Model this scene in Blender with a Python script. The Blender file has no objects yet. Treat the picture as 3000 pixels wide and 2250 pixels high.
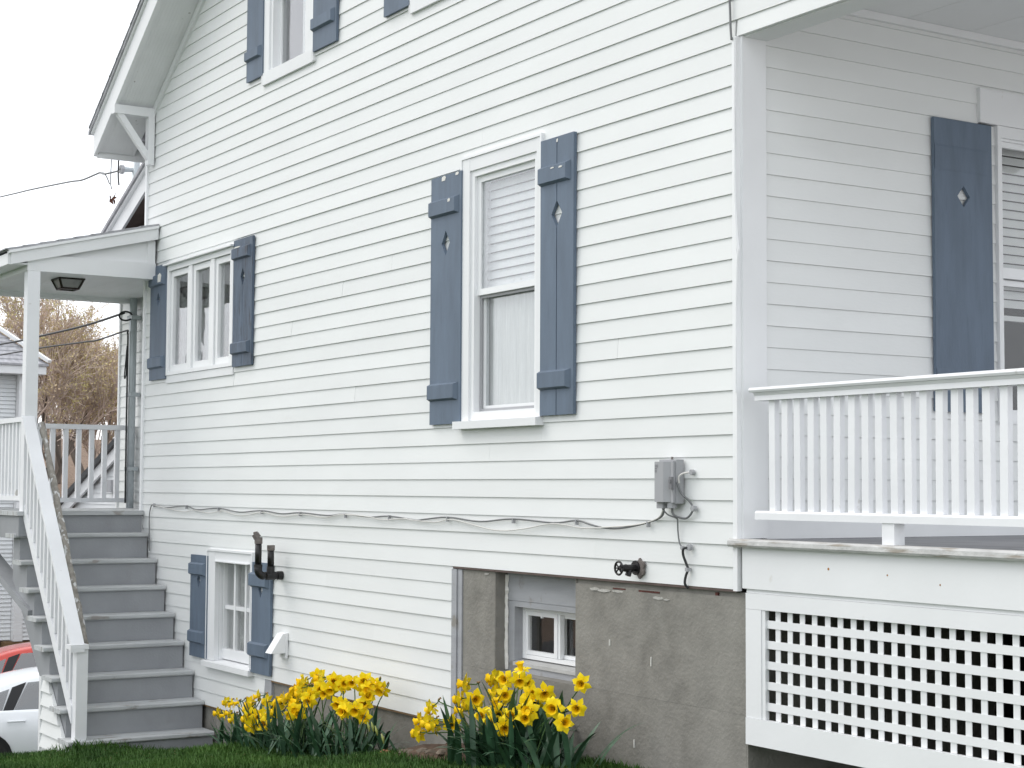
import bpy, bmesh, math, random
from mathutils import Vector, Matrix
random.seed(7)
R = math.radians
scene = bpy.context.scene
col = scene.collection

# ---------------------------------------------------------------- camera
def set_camera():
    yaw, pitch, roll = 1.0121, 0.0613, 0.0052
    cy, sy, cp, sp = math.cos(yaw), math.sin(yaw), math.cos(pitch), math.sin(pitch)
    f = Vector((-sy*cp, cy*cp, sp)); r = Vector((cy, sy, 0)); u = r.cross(f)
    c, s = math.cos(roll), math.sin(roll)
    r2 = c*r + s*u; u2 = -s*r + c*u
    cam = bpy.data.cameras.new('camera'); o = bpy.data.objects.new('camera', cam); col.objects.link(o)
    m = Matrix((r2, u2, -f)).transposed().to_4x4(); m.translation = (6.0429, -5.0124, 0.4577)
    o.matrix_world = m
    cam.sensor_width = 36; cam.sensor_fit = 'HORIZONTAL'; cam.lens = 4968.6/3000*36
    cam.clip_start = 0.05; cam.clip_end = 1000
    scene.camera = o
set_camera()

# ---------------------------------------------------------------- world (bright thin overcast) and sun
SUN_DIR = Vector((-0.62, -0.50, 0.85)).normalized()      # towards the sun
def set_world():
    w = bpy.data.worlds.new('World'); scene.world = w; w.use_nodes = True
    nt = w.node_tree; nt.nodes.clear(); N = nt.nodes.new; L = nt.links.new
    out = N('ShaderNodeOutputWorld'); mix = N('ShaderNodeMixShader')
    sky = N('ShaderNodeTexSky'); sky.sky_type = 'NISHITA'; sky.sun_disc = False
    sky.sun_elevation = math.asin(SUN_DIR.z); sky.sun_rotation = math.atan2(SUN_DIR.x, SUN_DIR.y)
    sky.dust_density = 3.0
    b1 = N('ShaderNodeBackground'); b1.inputs[1].default_value = 0.12; L(sky.outputs[0], b1.inputs[0])
    b2 = N('ShaderNodeBackground'); b2.inputs[1].default_value = 1.15
    tc = N('ShaderNodeTexCoord'); mp = N('ShaderNodeMapping'); mp.inputs['Scale'].default_value = (1, 1, 2.2)
    no = N('ShaderNodeTexNoise'); no.inputs['Scale'].default_value = 1.7; no.inputs['Detail'].default_value = 5
    L(tc.outputs['Generated'], mp.inputs[0]); L(mp.outputs[0], no.inputs['Vector'])
    cr = N('ShaderNodeValToRGB'); cr.color_ramp.elements[0].position = .3; cr.color_ramp.elements[1].position = .6
    cr.color_ramp.elements[0].color = (.90, .945, 1.0, 1); cr.color_ramp.elements[1].color = (.985, 1.0, 1.025, 1)
    L(no.outputs[0], cr.inputs[0]); L(cr.outputs[0], b2.inputs[0])
    mix.inputs[0].default_value = 0.88
    L(b1.outputs[0], mix.inputs[1]); L(b2.outputs[0], mix.inputs[2]); L(mix.outputs[0], out.inputs[0])
    sun = bpy.data.lights.new('sun', 'SUN'); sun.energy = 0.75; sun.angle = R(35); sun.color = (1.0, .96, .9)
    so = bpy.data.objects.new('sun', sun); col.objects.link(so)
    so.rotation_euler = SUN_DIR.to_track_quat('Z', 'Y').to_euler(); so.location = (-6, -6, 12)
set_world()
scene.view_settings.view_transform = 'Standard'; scene.view_settings.look = 'None'
scene.view_settings.exposure = 0.53; scene.view_settings.gamma = 1.0
scene.view_settings.use_curve_mapping = False
scene.cycles.max_bounces = 8

# ---------------------------------------------------------------- materials
MATS = {}
def mat(name, c, rough=.6, var=.06, scale=6, bump=0., bscale=80, spec=.35, stretch=(1, 1, 1), wear=None, wscale=10,
        wpos=.62, wsharp=.05, wstretch=(1, 1, 1), metal=0., orand=.0, hue2=None, coat=0.):
    m = bpy.data.materials.new(name); m.use_nodes = True
    nt = m.node_tree; N = nt.nodes.new; L = nt.links.new
    b = nt.nodes['Principled BSDF']; b.inputs['Roughness'].default_value = rough
    b.inputs['Specular IOR Level'].default_value = spec; b.inputs['Metallic'].default_value = metal
    b.inputs['Coat Weight'].default_value = coat
    tc = N('ShaderNodeTexCoord')
    def noise(sc, st, det=4):
        mp = N('ShaderNodeMapping'); mp.inputs['Scale'].default_value = st; L(tc.outputs['Object'], mp.inputs[0])
        n = N('ShaderNodeTexNoise'); n.inputs['Scale'].default_value = sc; n.inputs['Detail'].default_value = det
        L(mp.outputs[0], n.inputs['Vector']); return n
    n = noise(scale, stretch)
    c2 = hue2 or tuple(min(1, x*(1+var)) for x in c)
    c1 = tuple(x*(1-var) for x in c)
    mx = N('ShaderNodeMix'); mx.data_type = 'RGBA'; mx.inputs[6].default_value = (*c1, 1); mx.inputs[7].default_value = (*c2, 1)
    cr = N('ShaderNodeMapRange'); cr.inputs[1].default_value = .3; cr.inputs[2].default_value = .7
    L(n.outputs[0], cr.inputs[0]); L(cr.outputs[0], mx.inputs[0])
    last = mx.outputs[2]
    if orand:
        oi = N('ShaderNodeObjectInfo'); mr = N('ShaderNodeMapRange'); mr.inputs[3].default_value = 1-orand; mr.inputs[4].default_value = 1+orand*.4
        L(oi.outputs['Random'], mr.inputs[0])
        hs = N('ShaderNodeHueSaturation'); L(mr.outputs[0], hs.inputs['Value']); L(last, hs.inputs['Color']); last = hs.outputs[0]
    if wear:
        wn = noise(wscale, wstretch, 6); wr = N('ShaderNodeMapRange'); wr.inputs[1].default_value = wpos; wr.inputs[2].default_value = wpos+wsharp
        L(wn.outputs[0], wr.inputs[0])
        m2 = N('ShaderNodeMix'); m2.data_type = 'RGBA'; L(wr.outputs[0], m2.inputs[0]); L(last, m2.inputs[6]); m2.inputs[7].default_value = (*wear, 1)
        last = m2.outputs[2]
    L(last, b.inputs['Base Color'])
    if bump:
        bn = noise(bscale, stretch, 5); bp = N('ShaderNodeBump'); bp.inputs['Strength'].default_value = bump; bp.inputs['Distance'].default_value = .01
        L(bn.outputs[0], bp.inputs['Height']); L(bp.outputs[0], b.inputs['Normal'])
    MATS[name] = m
    return m

mat('siding', (.785, .80, .795), .5, .025, 1.3, .05, 30, orand=.03, stretch=(1, 1, 3), wear=(.70, .715, .70), wscale=1.1, wpos=.58, wsharp=.35, wstretch=(.6, 1, 2.5))
mat('trim', (.80, .81, .82), .5, .03, 2, .06, 40, orand=.02, wear=(.66, .65, .62), wscale=7, wpos=.73, wsharp=.06, wstretch=(1, 1, .6))
mat('vinyl', (.84, .85, .86), .35, .02, 3)
mat('rail_white', (.80, .81, .83), .45, .04, 3, .1, 30, wear=(.55, .54, .51), wscale=9, wpos=.69, wsharp=.05)
mat('shutter', (.124, .164, .220), .55, .10, 5, .15, 60, orand=.08, stretch=(3, 3, .6), wear=(.10, .134, .182), wscale=5, wpos=.6, wsharp=.2, wstretch=(6, 6, .8))
mat('shutter_dark', (.085, .115, .16), .5, .2, 5, .3, 40, stretch=(3, 3, .6), wear=(.05, .055, .07), wscale=6, wpos=.58, wsharp=.1, wstretch=(7, 7, 1))
mat('chip', (.75, .74, .70), .7, .05, 30)
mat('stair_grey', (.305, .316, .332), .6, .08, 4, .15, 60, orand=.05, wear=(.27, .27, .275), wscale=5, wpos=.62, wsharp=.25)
mat('tread_grey_lit', (.50, .515, .52), .65, .12, 4, .3, 50, orand=.06, stretch=(6, .6, 6), wear=(.31, .295, .28), wscale=6, wpos=.60, wsharp=.05, wstretch=(5, .7, 1))  # weathered stair paint, also lightened for the light from above
mat('deck_grey', (.27, .27, .285), .6, .12, 4, .2, 50, orand=.1)
mat('nosing', (.52, .52, .51), .7, .15, 9, .5, 50, wear=(.33, .30, .26), wscale=16, wpos=.52, wsharp=.12, wstretch=(.35, 3, 3))
mat('grab', (.30, .28, .25), .8, .25, 25, .7, 60, wear=(.66, .66, .66), wscale=22, wpos=.55, wsharp=.05, wstretch=(1, 1, .45))
mat('concrete', (.225, .216, .194), .92, .18, 9, .42, 50, orand=.02, wear=(.285, .275, .25), wscale=2.3, wpos=.40, wsharp=.38, wstretch=(1.3, 1, .8))
mat('concrete_chip', (.46, .45, .42), .9, .1, 30, .6, 40)
mat('brick', (.095, .034, .028), .9, .25, 20, .6, 60)
mat('grey_wood', (.36, .37, .39), .65, .08, 5, .2, 40, wear=(.26, .25, .23), wscale=8, wpos=.62, wsharp=.1, stretch=(.6, 1, 3))
mat('sill_wood', (.45, .45, .44), .7, .12, 6, .3, 40)
mat('rust', (.35, .17, .06), .9, .3, 40)
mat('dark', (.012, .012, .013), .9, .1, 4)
mat('room', (.10, .095, .09), .9, .2, 3)
mat('curtain', (.62, .63, .62), .9, .12, 6, .2, 20, stretch=(14, 14, .5))
mat('blind', (.72, .73, .74), .6, .03, 4)
mat('screen', (.22, .22, .22), .8, .1, 4)
mat('shaded_brown', (.115, .085, .075), .7, .2, 8, orand=.1)  # brown of the ell soffit, darkened for the shade it lies in
mat('soffit', (.76, .77, .78), .6, .04, 5, orand=.02, wear=(.35, .34, .33), wscale=16, wpos=.70, wsharp=.03)
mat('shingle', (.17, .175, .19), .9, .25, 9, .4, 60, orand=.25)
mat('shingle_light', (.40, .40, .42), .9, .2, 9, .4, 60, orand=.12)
mat('shingle_dark', (.07, .065, .065), .9, .25, 9, .4, 60, orand=.2)
mat('plastic_grey', (.37, .375, .39), .45, .04, 6, .05, 60)
mat('plastic_dark', (.19, .19, .20), .5, .05, 6)
mat('iron', (.012, .011, .012), .4, .3, 30, .2, 90, spec=.5)
mat('iron_cap', (.17, .15, .14), .7, .3, 40, .3, 90)
mat('galv', (.46, .50, .52), .4, .06, 6, metal=.35)
mat('cable_black', (.035, .036, .038), .5, .1, 10)
mat('cable_grey', (.17, .175, .18), .5, .1, 10)
mat('cable_white', (.68, .67, .64), .5, .05, 10)
mat('petal', (.96, .73, .014), .5, .07, 40, spec=.2)
mat('trumpet', (.95, .62, .008), .5, .1, 60, spec=.2)
mat('leafgreen', (.045, .108, .056), .45, .25, 9, orand=.3, spec=.4, stretch=(3, 3, 1))
mat('stemgreen', (.06, .12, .035), .5, .2, 9, spec=.3)
mat('sheath', (.28, .17, .08), .8, .2, 20)
mat('bud', (.32, .36, .10), .5, .1, 20)
mat('grassblade', (.038, .105, .020), .6, .35, 2.2, spec=.2, hue2=(.070, .150, .028), wear=(.20, .17, .075), wscale=45, wpos=.66, wsharp=.03)
mat('soil', (.075, .048, .032), .95, .4, 14, 1, 30)
mat('rock', (.16, .13, .10), .9, .3, 9, .6, 30, orand=.2)
mat('rock_red', (.36, .16, .09), .9, .3, 9, .6, 30)
mat('asphalt', (.06, .06, .062), .9, .2, 6, .4, 90)
mat('bounce_paving', (.42, .40, .385), .9, .12, 2, .3, 60)  # pale colour of the added light-bouncing sheet
mat('bark', (.17, .145, .125), .9, .35, 3, .8, 12, stretch=(1, 1, .3))
mat('twig', (.52, .42, .36), .9, .3, 2)
mat('budleaf', (.62, .56, .22), .7, .2, 1.5, hue2=(.66, .52, .36))
mat('car_white', (.78, .80, .82), .25, .02, 3, coat=.6)
mat('car_red', (.50, .045, .030), .25, .05, 3, coat=.6)
mat('tyre', (.02, .02, .02), .85, .2, 10)
mat('rim', (.45, .46, .47), .3, .05, 10, metal=.8)
mat('lamp_red', (.35, .01, .01), .25, .05, 3)
mat('lamp_clear', (.7, .72, .74), .15, .05, 3)
mat('black_plastic', (.015, .015, .016), .4, .1, 3)
mat('bronze', (.035, .025, .02), .4, .2, 8, metal=.3)
mat('lampglass', (.32, .32, .31), .25, .15, 12)
mat('dryleaf', (.10, .035, .02), .8, .4, 60)
mat('wood_brown', (.20, .13, .07), .8, .2, 5, .3, 20, stretch=(1, 1, 8))
mat('neighbour_white', (.76, .78, .79), .55, .03, 1)

def glass(name, refl=.9, tint=(.9, .95, .95), rough=.0, base=.06):
    m = bpy.data.materials.new(name); m.use_nodes = True; nt = m.node_tree; nt.nodes.clear(); N = nt.nodes.new; L = nt.links.new
    out = N('ShaderNodeOutputMaterial'); mix = N('ShaderNodeMixShader'); t = N('ShaderNodeBsdfTransparent'); g = N('ShaderNodeBsdfGlossy')
    t.inputs[0].default_value = (*tint, 1); g.inputs['Roughness'].default_value = rough; g.inputs[0].default_value = (refl, refl, refl*1.02, 1)
    lw = N('ShaderNodeLayerWeight'); pw = N('ShaderNodeMath'); pw.operation = 'POWER'; pw.inputs[1].default_value = 4.0; L(lw.outputs['Facing'], pw.inputs[0])
    ad = N('ShaderNodeMath'); ad.operation = 'MULTIPLY_ADD'; ad.use_clamp = True; ad.inputs[1].default_value = .8; ad.inputs[2].default_value = base
    no = N('ShaderNodeTexNoise'); no.inputs['Scale'].default_value = 3.5; tc = N('ShaderNodeTexCoord'); L(tc.outputs['Object'], no.inputs['Vector'])
    bp = N('ShaderNodeBump'); bp.inputs['Strength'].default_value = .04; bp.inputs['Distance'].default_value = .05
    L(no.outputs[0], bp.inputs['Height']); L(bp.outputs[0], g.inputs['Normal'])
    L(pw.outputs[0], ad.inputs[0]); L(ad.outputs[0], mix.inputs[0]); L(t.outputs[0], mix.inputs[1]); L(g.outputs[0], mix.inputs[2]); L(mix.outputs[0], out.inputs[0])
    MATS[name] = m
glass('glass', base=.05, tint=(.95, .955, .95)); glass('glass_double', base=.13, tint=(.96, .97, .97)); glass('car_glass', tint=(.35, .38, .38), base=.18)

def ground_material():
    m = bpy.data.materials.new('ground'); m.use_nodes = True; nt = m.node_tree; N = nt.nodes.new; L = nt.links.new
    b = nt.nodes['Principled BSDF']; b.inputs['Roughness'].default_value = .95; b.inputs['Specular IOR Level'].default_value = .1
    tc = N('ShaderNodeTexCoord'); n = N('ShaderNodeTexNoise'); n.inputs['Scale'].default_value = 9; n.inputs['Detail'].default_value = 8
    L(tc.outputs['Object'], n.inputs['Vector'])
    g = N('ShaderNodeValToRGB'); g.color_ramp.elements[0].position = .3; g.color_ramp.elements[1].position = .72
    g.color_ramp.elements[0].color = (.012, .035, .008, 1); g.color_ramp.elements[1].color = (.04, .10, .02, 1); L(n.outputs[0], g.inputs[0])
    br = N('ShaderNodeValToRGB'); br.color_ramp.elements[0].position = .3; br.color_ramp.elements[1].position = .7
    br.color_ramp.elements[0].color = (.12, .085, .062, 1); br.color_ramp.elements[1].color = (.30, .225, .175, 1); L(n.outputs[0], br.inputs[0])
    sx = N('ShaderNodeSeparateXYZ'); L(tc.outputs['Object'], sx.inputs[0])
    mr = N('ShaderNodeMapRange'); mr.inputs[1].default_value = -26; mr.inputs[2].default_value = -32; L(sx.outputs[0], mr.inputs[0])
    mx = N('ShaderNodeMix'); mx.data_type = 'RGBA'; L(mr.outputs[0], mx.inputs[0]); L(g.outputs[0], mx.inputs[6]); L(br.outputs[0], mx.inputs[7])
    L(mx.outputs[2], b.inputs['Base Color'])
    bp = N('ShaderNodeBump'); bp.inputs['Strength'].default_value = .8; bp.inputs['Distance'].default_value = .03; L(n.outputs[0], bp.inputs['Height']); L(bp.outputs[0], b.inputs['Normal'])
    MATS['ground'] = m
ground_material()

# ---------------------------------------------------------------- helpers
def wl(o):
    v = Vector((0, 0, 0))
    while o: v += o.location; o = o.parent
    return v
def mesh_obj(name, verts, faces, m, parent=None, smooth=False, fix=True, local=False):
    me = bpy.data.meshes.new(name); me.from_pydata([tuple(v) for v in verts], [], faces)
    if fix:
        bm = bmesh.new(); bm.from_mesh(me); bmesh.ops.recalc_face_normals(bm, faces=bm.faces); bm.to_mesh(me); bm.free()
    if smooth: me.polygons.foreach_set('use_smooth', [True]*len(me.polygons))
    me.materials.append(MATS[m]); me.update()
    o = bpy.data.objects.new(name, me); col.objects.link(o)
    if parent is not None:
        o.parent = parent
        if not local: o.location = -wl(parent)
    return o
def thing(name, label, cat, loc=(0, 0, 0), group=None):
    o = bpy.data.objects.new(name, None); col.objects.link(o); o.location = loc; o.empty_display_size = .2
    return tag(o, label, cat, group)
def tag(o, label, cat, group=None):
    o['label'] = label; o['category'] = cat
    if group: o['group'] = group
    return o
def part(name, parent, label=None, loc=None):
    o = bpy.data.objects.new(name, None); col.objects.link(o); o.parent = parent; o.empty_display_size = .1
    if loc is not None: o.location = Vector(loc) - wl(parent)
    if label: o['label'] = label
    return o
class MB:
    def __init__(s): s.v = []; s.f = []
    def add(s, v, f):
        n = len(s.v); s.v += [tuple(x) for x in v]; s.f += [tuple(i+n for i in q) for q in f]; return s
    def box(s, x0, x1, y0, y1, z0, z1):
        return s.add([(x0, y0, z0), (x1, y0, z0), (x1, y1, z0), (x0, y1, z0), (x0, y0, z1), (x1, y0, z1), (x1, y1, z1), (x0, y1, z1)], BF)
    def bar(s, a, b, w, h, up=(0, 0, 1)):
        a = Vector(a); b = Vector(b); d = (b-a).normalized(); up = Vector(up); sd = d.cross(up).normalized(); u2 = sd.cross(d)
        v = []
        for p in (a, b):
            for i, j in ((-1, -1), (1, -1), (1, 1), (-1, 1)): v.append(p+sd*(w/2*i)+u2*(h/2*j))
        return s.add(v, [(0, 1, 2, 3), (4, 5, 6, 7), (0, 1, 5, 4), (1, 2, 6, 5), (2, 3, 7, 6), (3, 0, 4, 7)])
    def tube(s, pts, r, n=6, caps=True):
        pts = [Vector(p) for p in pts]; rs = r if isinstance(r, (list, tuple)) else [r]*len(pts); ring = []
        base = len(s.v); prev = None
        for i, p in enumerate(pts):
            d = (pts[min(i+1, len(pts)-1)]-pts[max(i-1, 0)])
            d = d.normalized() if d.length > 1e-9 else Vector((0, 0, 1))
            if prev is None: prev = Vector((0, 0, 1)) if abs(d.z) < .9 else Vector((1, 0, 0))
            a = (prev - d*prev.dot(d)).normalized(); prev = a; b = d.cross(a)
            for k in range(n):
                t = 2*math.pi*k/n; s.v.append(tuple(p+a*(rs[i]*math.cos(t))+b*(rs[i]*math.sin(t))))
        for i in range(len(pts)-1):
            for k in range(n):
                s.f.append((base+i*n+k, base+i*n+(k+1) % n, base+(i+1)*n+(k+1) % n, base+(i+1)*n+k))
        if caps:
            s.f.append(tuple(base+k for k in range(n))); s.f.append(tuple(base+(len(pts)-1)*n+k for k in range(n)))
        return s
    def prism(s, poly, fn):          # poly in 2D, fn(p, 0/1) -> 3D ends
        n = len(poly); v = [fn(p, 0) for p in poly]+[fn(p, 1) for p in poly]
        return s.add(v, [tuple(range(n)), tuple(range(n, 2*n))]+[(i, (i+1) % n, n+(i+1) % n, n+i) for i in range(n)])
    def build(s, name, m, parent=None, smooth=False, T=None, local=False, fix=True):
        v = s.v if T is None else [T(*p) for p in s.v]
        return mesh_obj(name, v, s.f, m, parent, smooth, fix, local)
BF = [(0, 1, 2, 3), (4, 5, 6, 7), (0, 1, 5, 4), (1, 2, 6, 5), (2, 3, 7, 6), (3, 0, 4, 7)]
def SIDE(u, d, z): return (u, -d, z)         # side wall: u = X, d = outwards (-Y)
def FRONT(u, d, z): return (d, u, z)         # front wall: u = Y, d = outwards (+X)
def bx(name, x0, x1, y0, y1, z0, z1, m, parent=None, T=None):
    return MB().box(x0, x1, y0, y1, z0, z1).build(name, m, parent, T=T)
def catmull(pts, n=6):
    pts = [Vector(p) for p in pts]; out = []
    for i in range(len(pts)-1):
        p0, p1, p2, p3 = pts[max(i-1, 0)], pts[i], pts[i+1], pts[min(i+2, len(pts)-1)]
        for k in range(n):
            t = k/n; out.append(.5*((2*p1)+(p2-p0)*t+(2*p0-5*p1+4*p2-p3)*t*t+(3*p1-p0-3*p2+p3)*t**3))
    out.append(pts[-1]); return out
def structure(o): o['kind'] = 'structure'; return o

# ================================================================= GROUND
def smooth01(t): t = max(0, min(1, t)); return t*t*(3-2*t)
def gz(x, y):
    xx = min(x, -1.0)
    if xx > -6.6: z = -.80+.115*xx
    elif xx > -13: z = -.80+.115*-6.6 + (xx+6.6)*.27
    elif xx > -18.3: z = -3.287 + (xx+13)*.072
    elif xx > -24: z = -3.669 + (xx+18.3)*.034
    elif xx > -40: z = -3.863
    else: z = -3.863 + min(-40-xx, 62)*.120
    z += .07*smooth01(-y/1.1)*smooth01((-4.2-xx)/1.6)*(1 if xx > -6.8 else max(0, 1-(-6.8-xx)/3))
    z -= .05*smooth01((-4.6-xx)/1.2)
    return z + .012*math.sin(x*2.3+y*1.1)+.010*math.sin(y*3.1-x*.7)
def axis(lo, hi, fine0, fine1, fine, coarse):
    a = []; x = lo
    while x < hi:
        a.append(x); x += fine if fine0 <= x < fine1 else coarse
    a.append(hi); return a
gx = axis(-320, 120, -16, 3, .2, 4); gy = axis(-160, 200, -5, 1, .2, 5)
gv = [(x, y, gz(x, y) - (.0 if y < .1 or x < -9 or x > .2 else .15)) for x in gx for y in gy]
ny = len(gy); gf = [(i*ny+j, (i+1)*ny+j, (i+1)*ny+j+1, i*ny+j+1) for i in range(len(gx)-1) for j in range(ny-1)]
structure(mesh_obj('ground', gv, gf, 'ground', smooth=True, fix=False))
dx = [-34+i*.5 for i in range(45)]; dy = [-30+j*1.0 for j in range(70)]
structure(mesh_obj('driveway', [(x, y, gz(x, y)+.03) for x in dx for y in dy], [(i*70+j, (i+1)*70+j, (i+1)*70+j+1, i*70+j+1) for i in range(44) for j in range(69)], 'asphalt', fix=False))

px_ = [3.2+i*1.0 for i in range(40)]; py_ = [-60+j*3.0 for j in range(50)]
structure(mesh_obj('bounce_sheet', [(x, y, gz(x, y)+.03) for x in px_ for y in py_], [(i*50+j, (i+1)*50+j, (i+1)*50+j+1, i*50+j+1) for i in range(39) for j in range(49)], 'bounce_paving', fix=False))  # unseen pale sheet, added to bounce light onto the porch

# ================================================================= HOUSE
E_ = .1016                                   # exposed height of one siding board
house = thing('house', 'white clapboard house with slate blue shutters and stuccoed basement', 'house', (-3.9, .0, -1.2))
RIDGE = -3.95
def rake_x(z): return (z-3.70)/.66-7.734     # left gable slope
def yfr(z, zk, lip=.0120): return lip-(z-zk)/E_*(lip-.004)
def siding_board(x0b, x0t, x1b, x1t, za, zb, zk, T, m='siding', parent=None, lip=.0120):
    j = random.uniform(-.0012, .0012)
    da, db = yfr(za, zk, lip)+j, yfr(zb, zk, lip)+j
    v = [(x0b, da, za), (x1b, da, za), (x1t, db, zb), (x0t, db, zb), (x0b, -.012, za), (x1b, -.012, za), (x1t, -.012, zb), (x0t, -.012, zb)]
    f = [(0, 1, 2, 3), (4, 5, 6, 7), (0, 1, 5, 4), (1, 2, 6, 5), (2, 3, 7, 6), (3, 0, 4, 7)]
    return mesh_obj('siding_board', [T(*p) for p in v], f, m, parent or house)
def lay_row(k, lo, hi, ops, T, zmin=None, zmax=None, slope=None, **kw):
    za, zb = k*E_, (k+1)*E_-.0005
    if zmin is not None: za = max(za, zmin)
    if zmax is not None: zb = min(zb, zmax)
    if zb-za < .004: return
    cuts = sorted({lo, hi} | {min(max(u, lo), hi) for o in ops for u in o[:2] if o[2] < zb and o[3] > za})
    segs = []
    for a, b in zip(cuts, cuts[1:]):
        if b-a < .004: continue
        mid = (a+b)/2; bands = [(za, zb)]
        for o in ops:
            if o[0] < mid < o[1]:
                nb = []
                for p, q in bands:
                    if o[3] <= p or o[2] >= q: nb.append((p, q)); continue
                    if o[2] > p: nb.append((p, o[2]))
                    if o[3] < q: nb.append((o[3], q))
                bands = nb
        segs.append([a, b, bands])
    merged = []
    for s in segs:                           # join neighbouring full pieces
        if merged and merged[-1][2] == s[2] and merged[-1][1] == s[0]: merged[-1][1] = s[1]
        else: merged.append(s)
    for a, b, bands in merged:
        for p, q in bands:
            if q-p < .004: continue
            x0b = x0t = a; x1b = x1t = b
            if slope and a == lo: x0b, x0t = slope(0, p), slope(0, q)
            if slope and b == hi: x1b, x1t = slope(1, p), slope(1, q)
            siding_board(x0b, x0t, x1b, x1t, p, q, k*E_, T, **kw)

WIN_MAIN = (-2.498, -1.655, .80, 2.380)
TX = .062                                    # casing stands proud of the siding
WIN_TRI = (-7.405+TX, -5.995+TX, 1.310, 2.280)
WIN_UP1 = (-5.435, -4.580, 3.42, 4.78)
WIN_UP2 = (-3.155, -2.30, 3.42, 4.78)
WIN_BSM = (-6.345, -5.495, -.912, -.036)
OPS = [WIN_MAIN, WIN_TRI, WIN_UP1, WIN_UP2, WIN_BSM]
SEAMS = {13: -5.97, 20: -6.62, 22: -6.9, 23: -6.45, 8: -3.3, 3: -6.9, 17: -4.1, 27: -3.0, -2: -4.3, -5: -3.6, 1: -1.15, 5: -4.8, 6: -2.2, 10: -3.9, 11: -.95, 15: -4.9, 18: -3.4, 19: -.75, 21: -4.6, 24: -2.3}   # butt joints one can see
for k in range(-12, 61):
    zt = k*E_
    if k < -9: lo, hi = -7.868, -5.283
    elif k < 0: lo, hi = -7.868, -2.613
    else: lo, hi = -7.868, -.016
    if zt > 3.60:
        l = lambda side, z: max(rake_x(z), -7.868) if side == 0 else 2*RIDGE-rake_x(z)
        if l(1, zt+E_)-l(0, zt+E_) < .3: break
        lay_row(k, l(0, zt), l(1, zt), OPS, SIDE, slope=l)
    elif zt > 2.57:
        sl = lambda side, z: -7.868 if side == 0 else (2.5 if z < 2.95 else 2.5-(z-2.95)*4)
        lay_row(k, lo, sl(1, zt), OPS, SIDE, slope=sl)
    elif k in SEAMS:
        lay_row(k, lo, SEAMS[k]-.0006, OPS, SIDE); lay_row(k, SEAMS[k]+.0006, hi, OPS, SIDE)
    else:
        lay_row(k, lo, hi, OPS, SIDE)
lay_row(25, -.002, 2.5, [], SIDE, zmin=2.562)          # the cut row over the porch opening
# structural wall behind the boards (solid below the upper windows)
def wall_core(u0, u1, z0, z1, ops, d0, d1, T, name='wall', m='dark'):
    us = sorted({u0, u1} | {o[0] for o in ops} | {o[1] for o in ops}); zs = sorted({z0, z1} | {o[2] for o in ops} | {o[3] for o in ops})
    us = [u for u in us if u0 <= u <= u1]; zs = [z for z in zs if z0 <= z <= z1]; mb = MB()
    for a, b in zip(us, us[1:]):
        for p, q in zip(zs, zs[1:]):
            if not any(o[0] <= a and o[1] >= b and o[2] <= p and o[3] >= q for o in ops): mb.box(a, b, d0, d1, p, q)
    return mb.build(name, m, house, T=T)
wall_core(-7.85, -.03, 0, 3.42, OPS, -.16, -.014, SIDE)
wall_core(-7.85, -2.62, -1.21, 0, [WIN_BSM, (-5.29, -2.6, -1.3, -.914)], -.16, -.014, SIDE)
bx('wall', -7.85, -7.70, .17, 7.5, -3.0, 3.5, 'neighbour_white', house)      # rear wall
# corner boards and edge trims
bx('corner_board', -7.905, -7.868, -.028, .06, -1.22, 3.66, 'vinyl', house)
bx('corner_board', -.020, .010, -.026, .0, -.006, 2.558, 'vinyl', house)
bx('corner_board', .000, .024, -.0, .144, .2330, 2.561, 'trim', house)
mb = MB(); mb.box(-5.283, -5.17, -.006, .03, -1.21, -.916); mb.build('corner_board', 'grey_wood', house)
# starter strip lip below each bottom row
bx('starter_strip', -2.6, -.02, -.010, .01, -.012, -.0015, 'shaded_brown', house)  # dark colour stands in for the shadow gap under the siding
bx('starter_strip', -5.17, -2.62, -.010, .01, -.926, -.916, 'wood_brown', house)
bx('starter_strip', -7.86, -5.29, -.010, .01, -1.231, -1.2205, 'wood_brown', house)
# the buckled edge of the vinyl corner
mb = MB(); mb.tube([(.004, -.030, 2.555), (.006, -.031, 2.1), (.012, -.034, 1.8), (.026, -.036, 1.62), (.036, -.034, 1.555), (.024, -.033, 1.49), (.012, -.030, 1.3), (.006, -.029, .9)], [.002, .004, .006, .008, .008, .006, .004, .002], 5)
mb.build('corner_strip', 'vinyl', house)

# ---- front wall under the porch roof
WIN_FR = (1.693, 2.62, .80, 2.34); HEAD_FR = (1.567, 2.75, 2.34, 2.52)
for k in range(2, 28):
    lay_row(k, .1445, 4.6, [WIN_FR, HEAD_FR], FRONT, zmin=.3255, zmax=2.80, lip=.012)
wall_core(.02, 4.6, .2, 2.8, [WIN_FR], -.16, -.014, FRONT)
bx('base_board', .1445, 4.6, -.012, .016, .2295, .325, 'trim', house, T=FRONT)
bx('head_board', 1.567, 2.75, 0, .03, 2.342, 2.52, 'trim', house, T=FRONT)
# ---- porch header beam and ceiling (underside of the overhanging upper floor)
bx('header_beam', .0, 2.5, .0135, .150, 2.555, 2.95, 'trim', house)
for i in range(10):
    bx('ceiling_board', .026, 2.5, .152+i*.45, .152+(i+1)*.45-.003, 2.801+.0, 2.82, 'trim', house)
bx('crown_moulding', .013, .036, .152, 4.6, 2.762, 2.80, 'trim', house)

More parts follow.
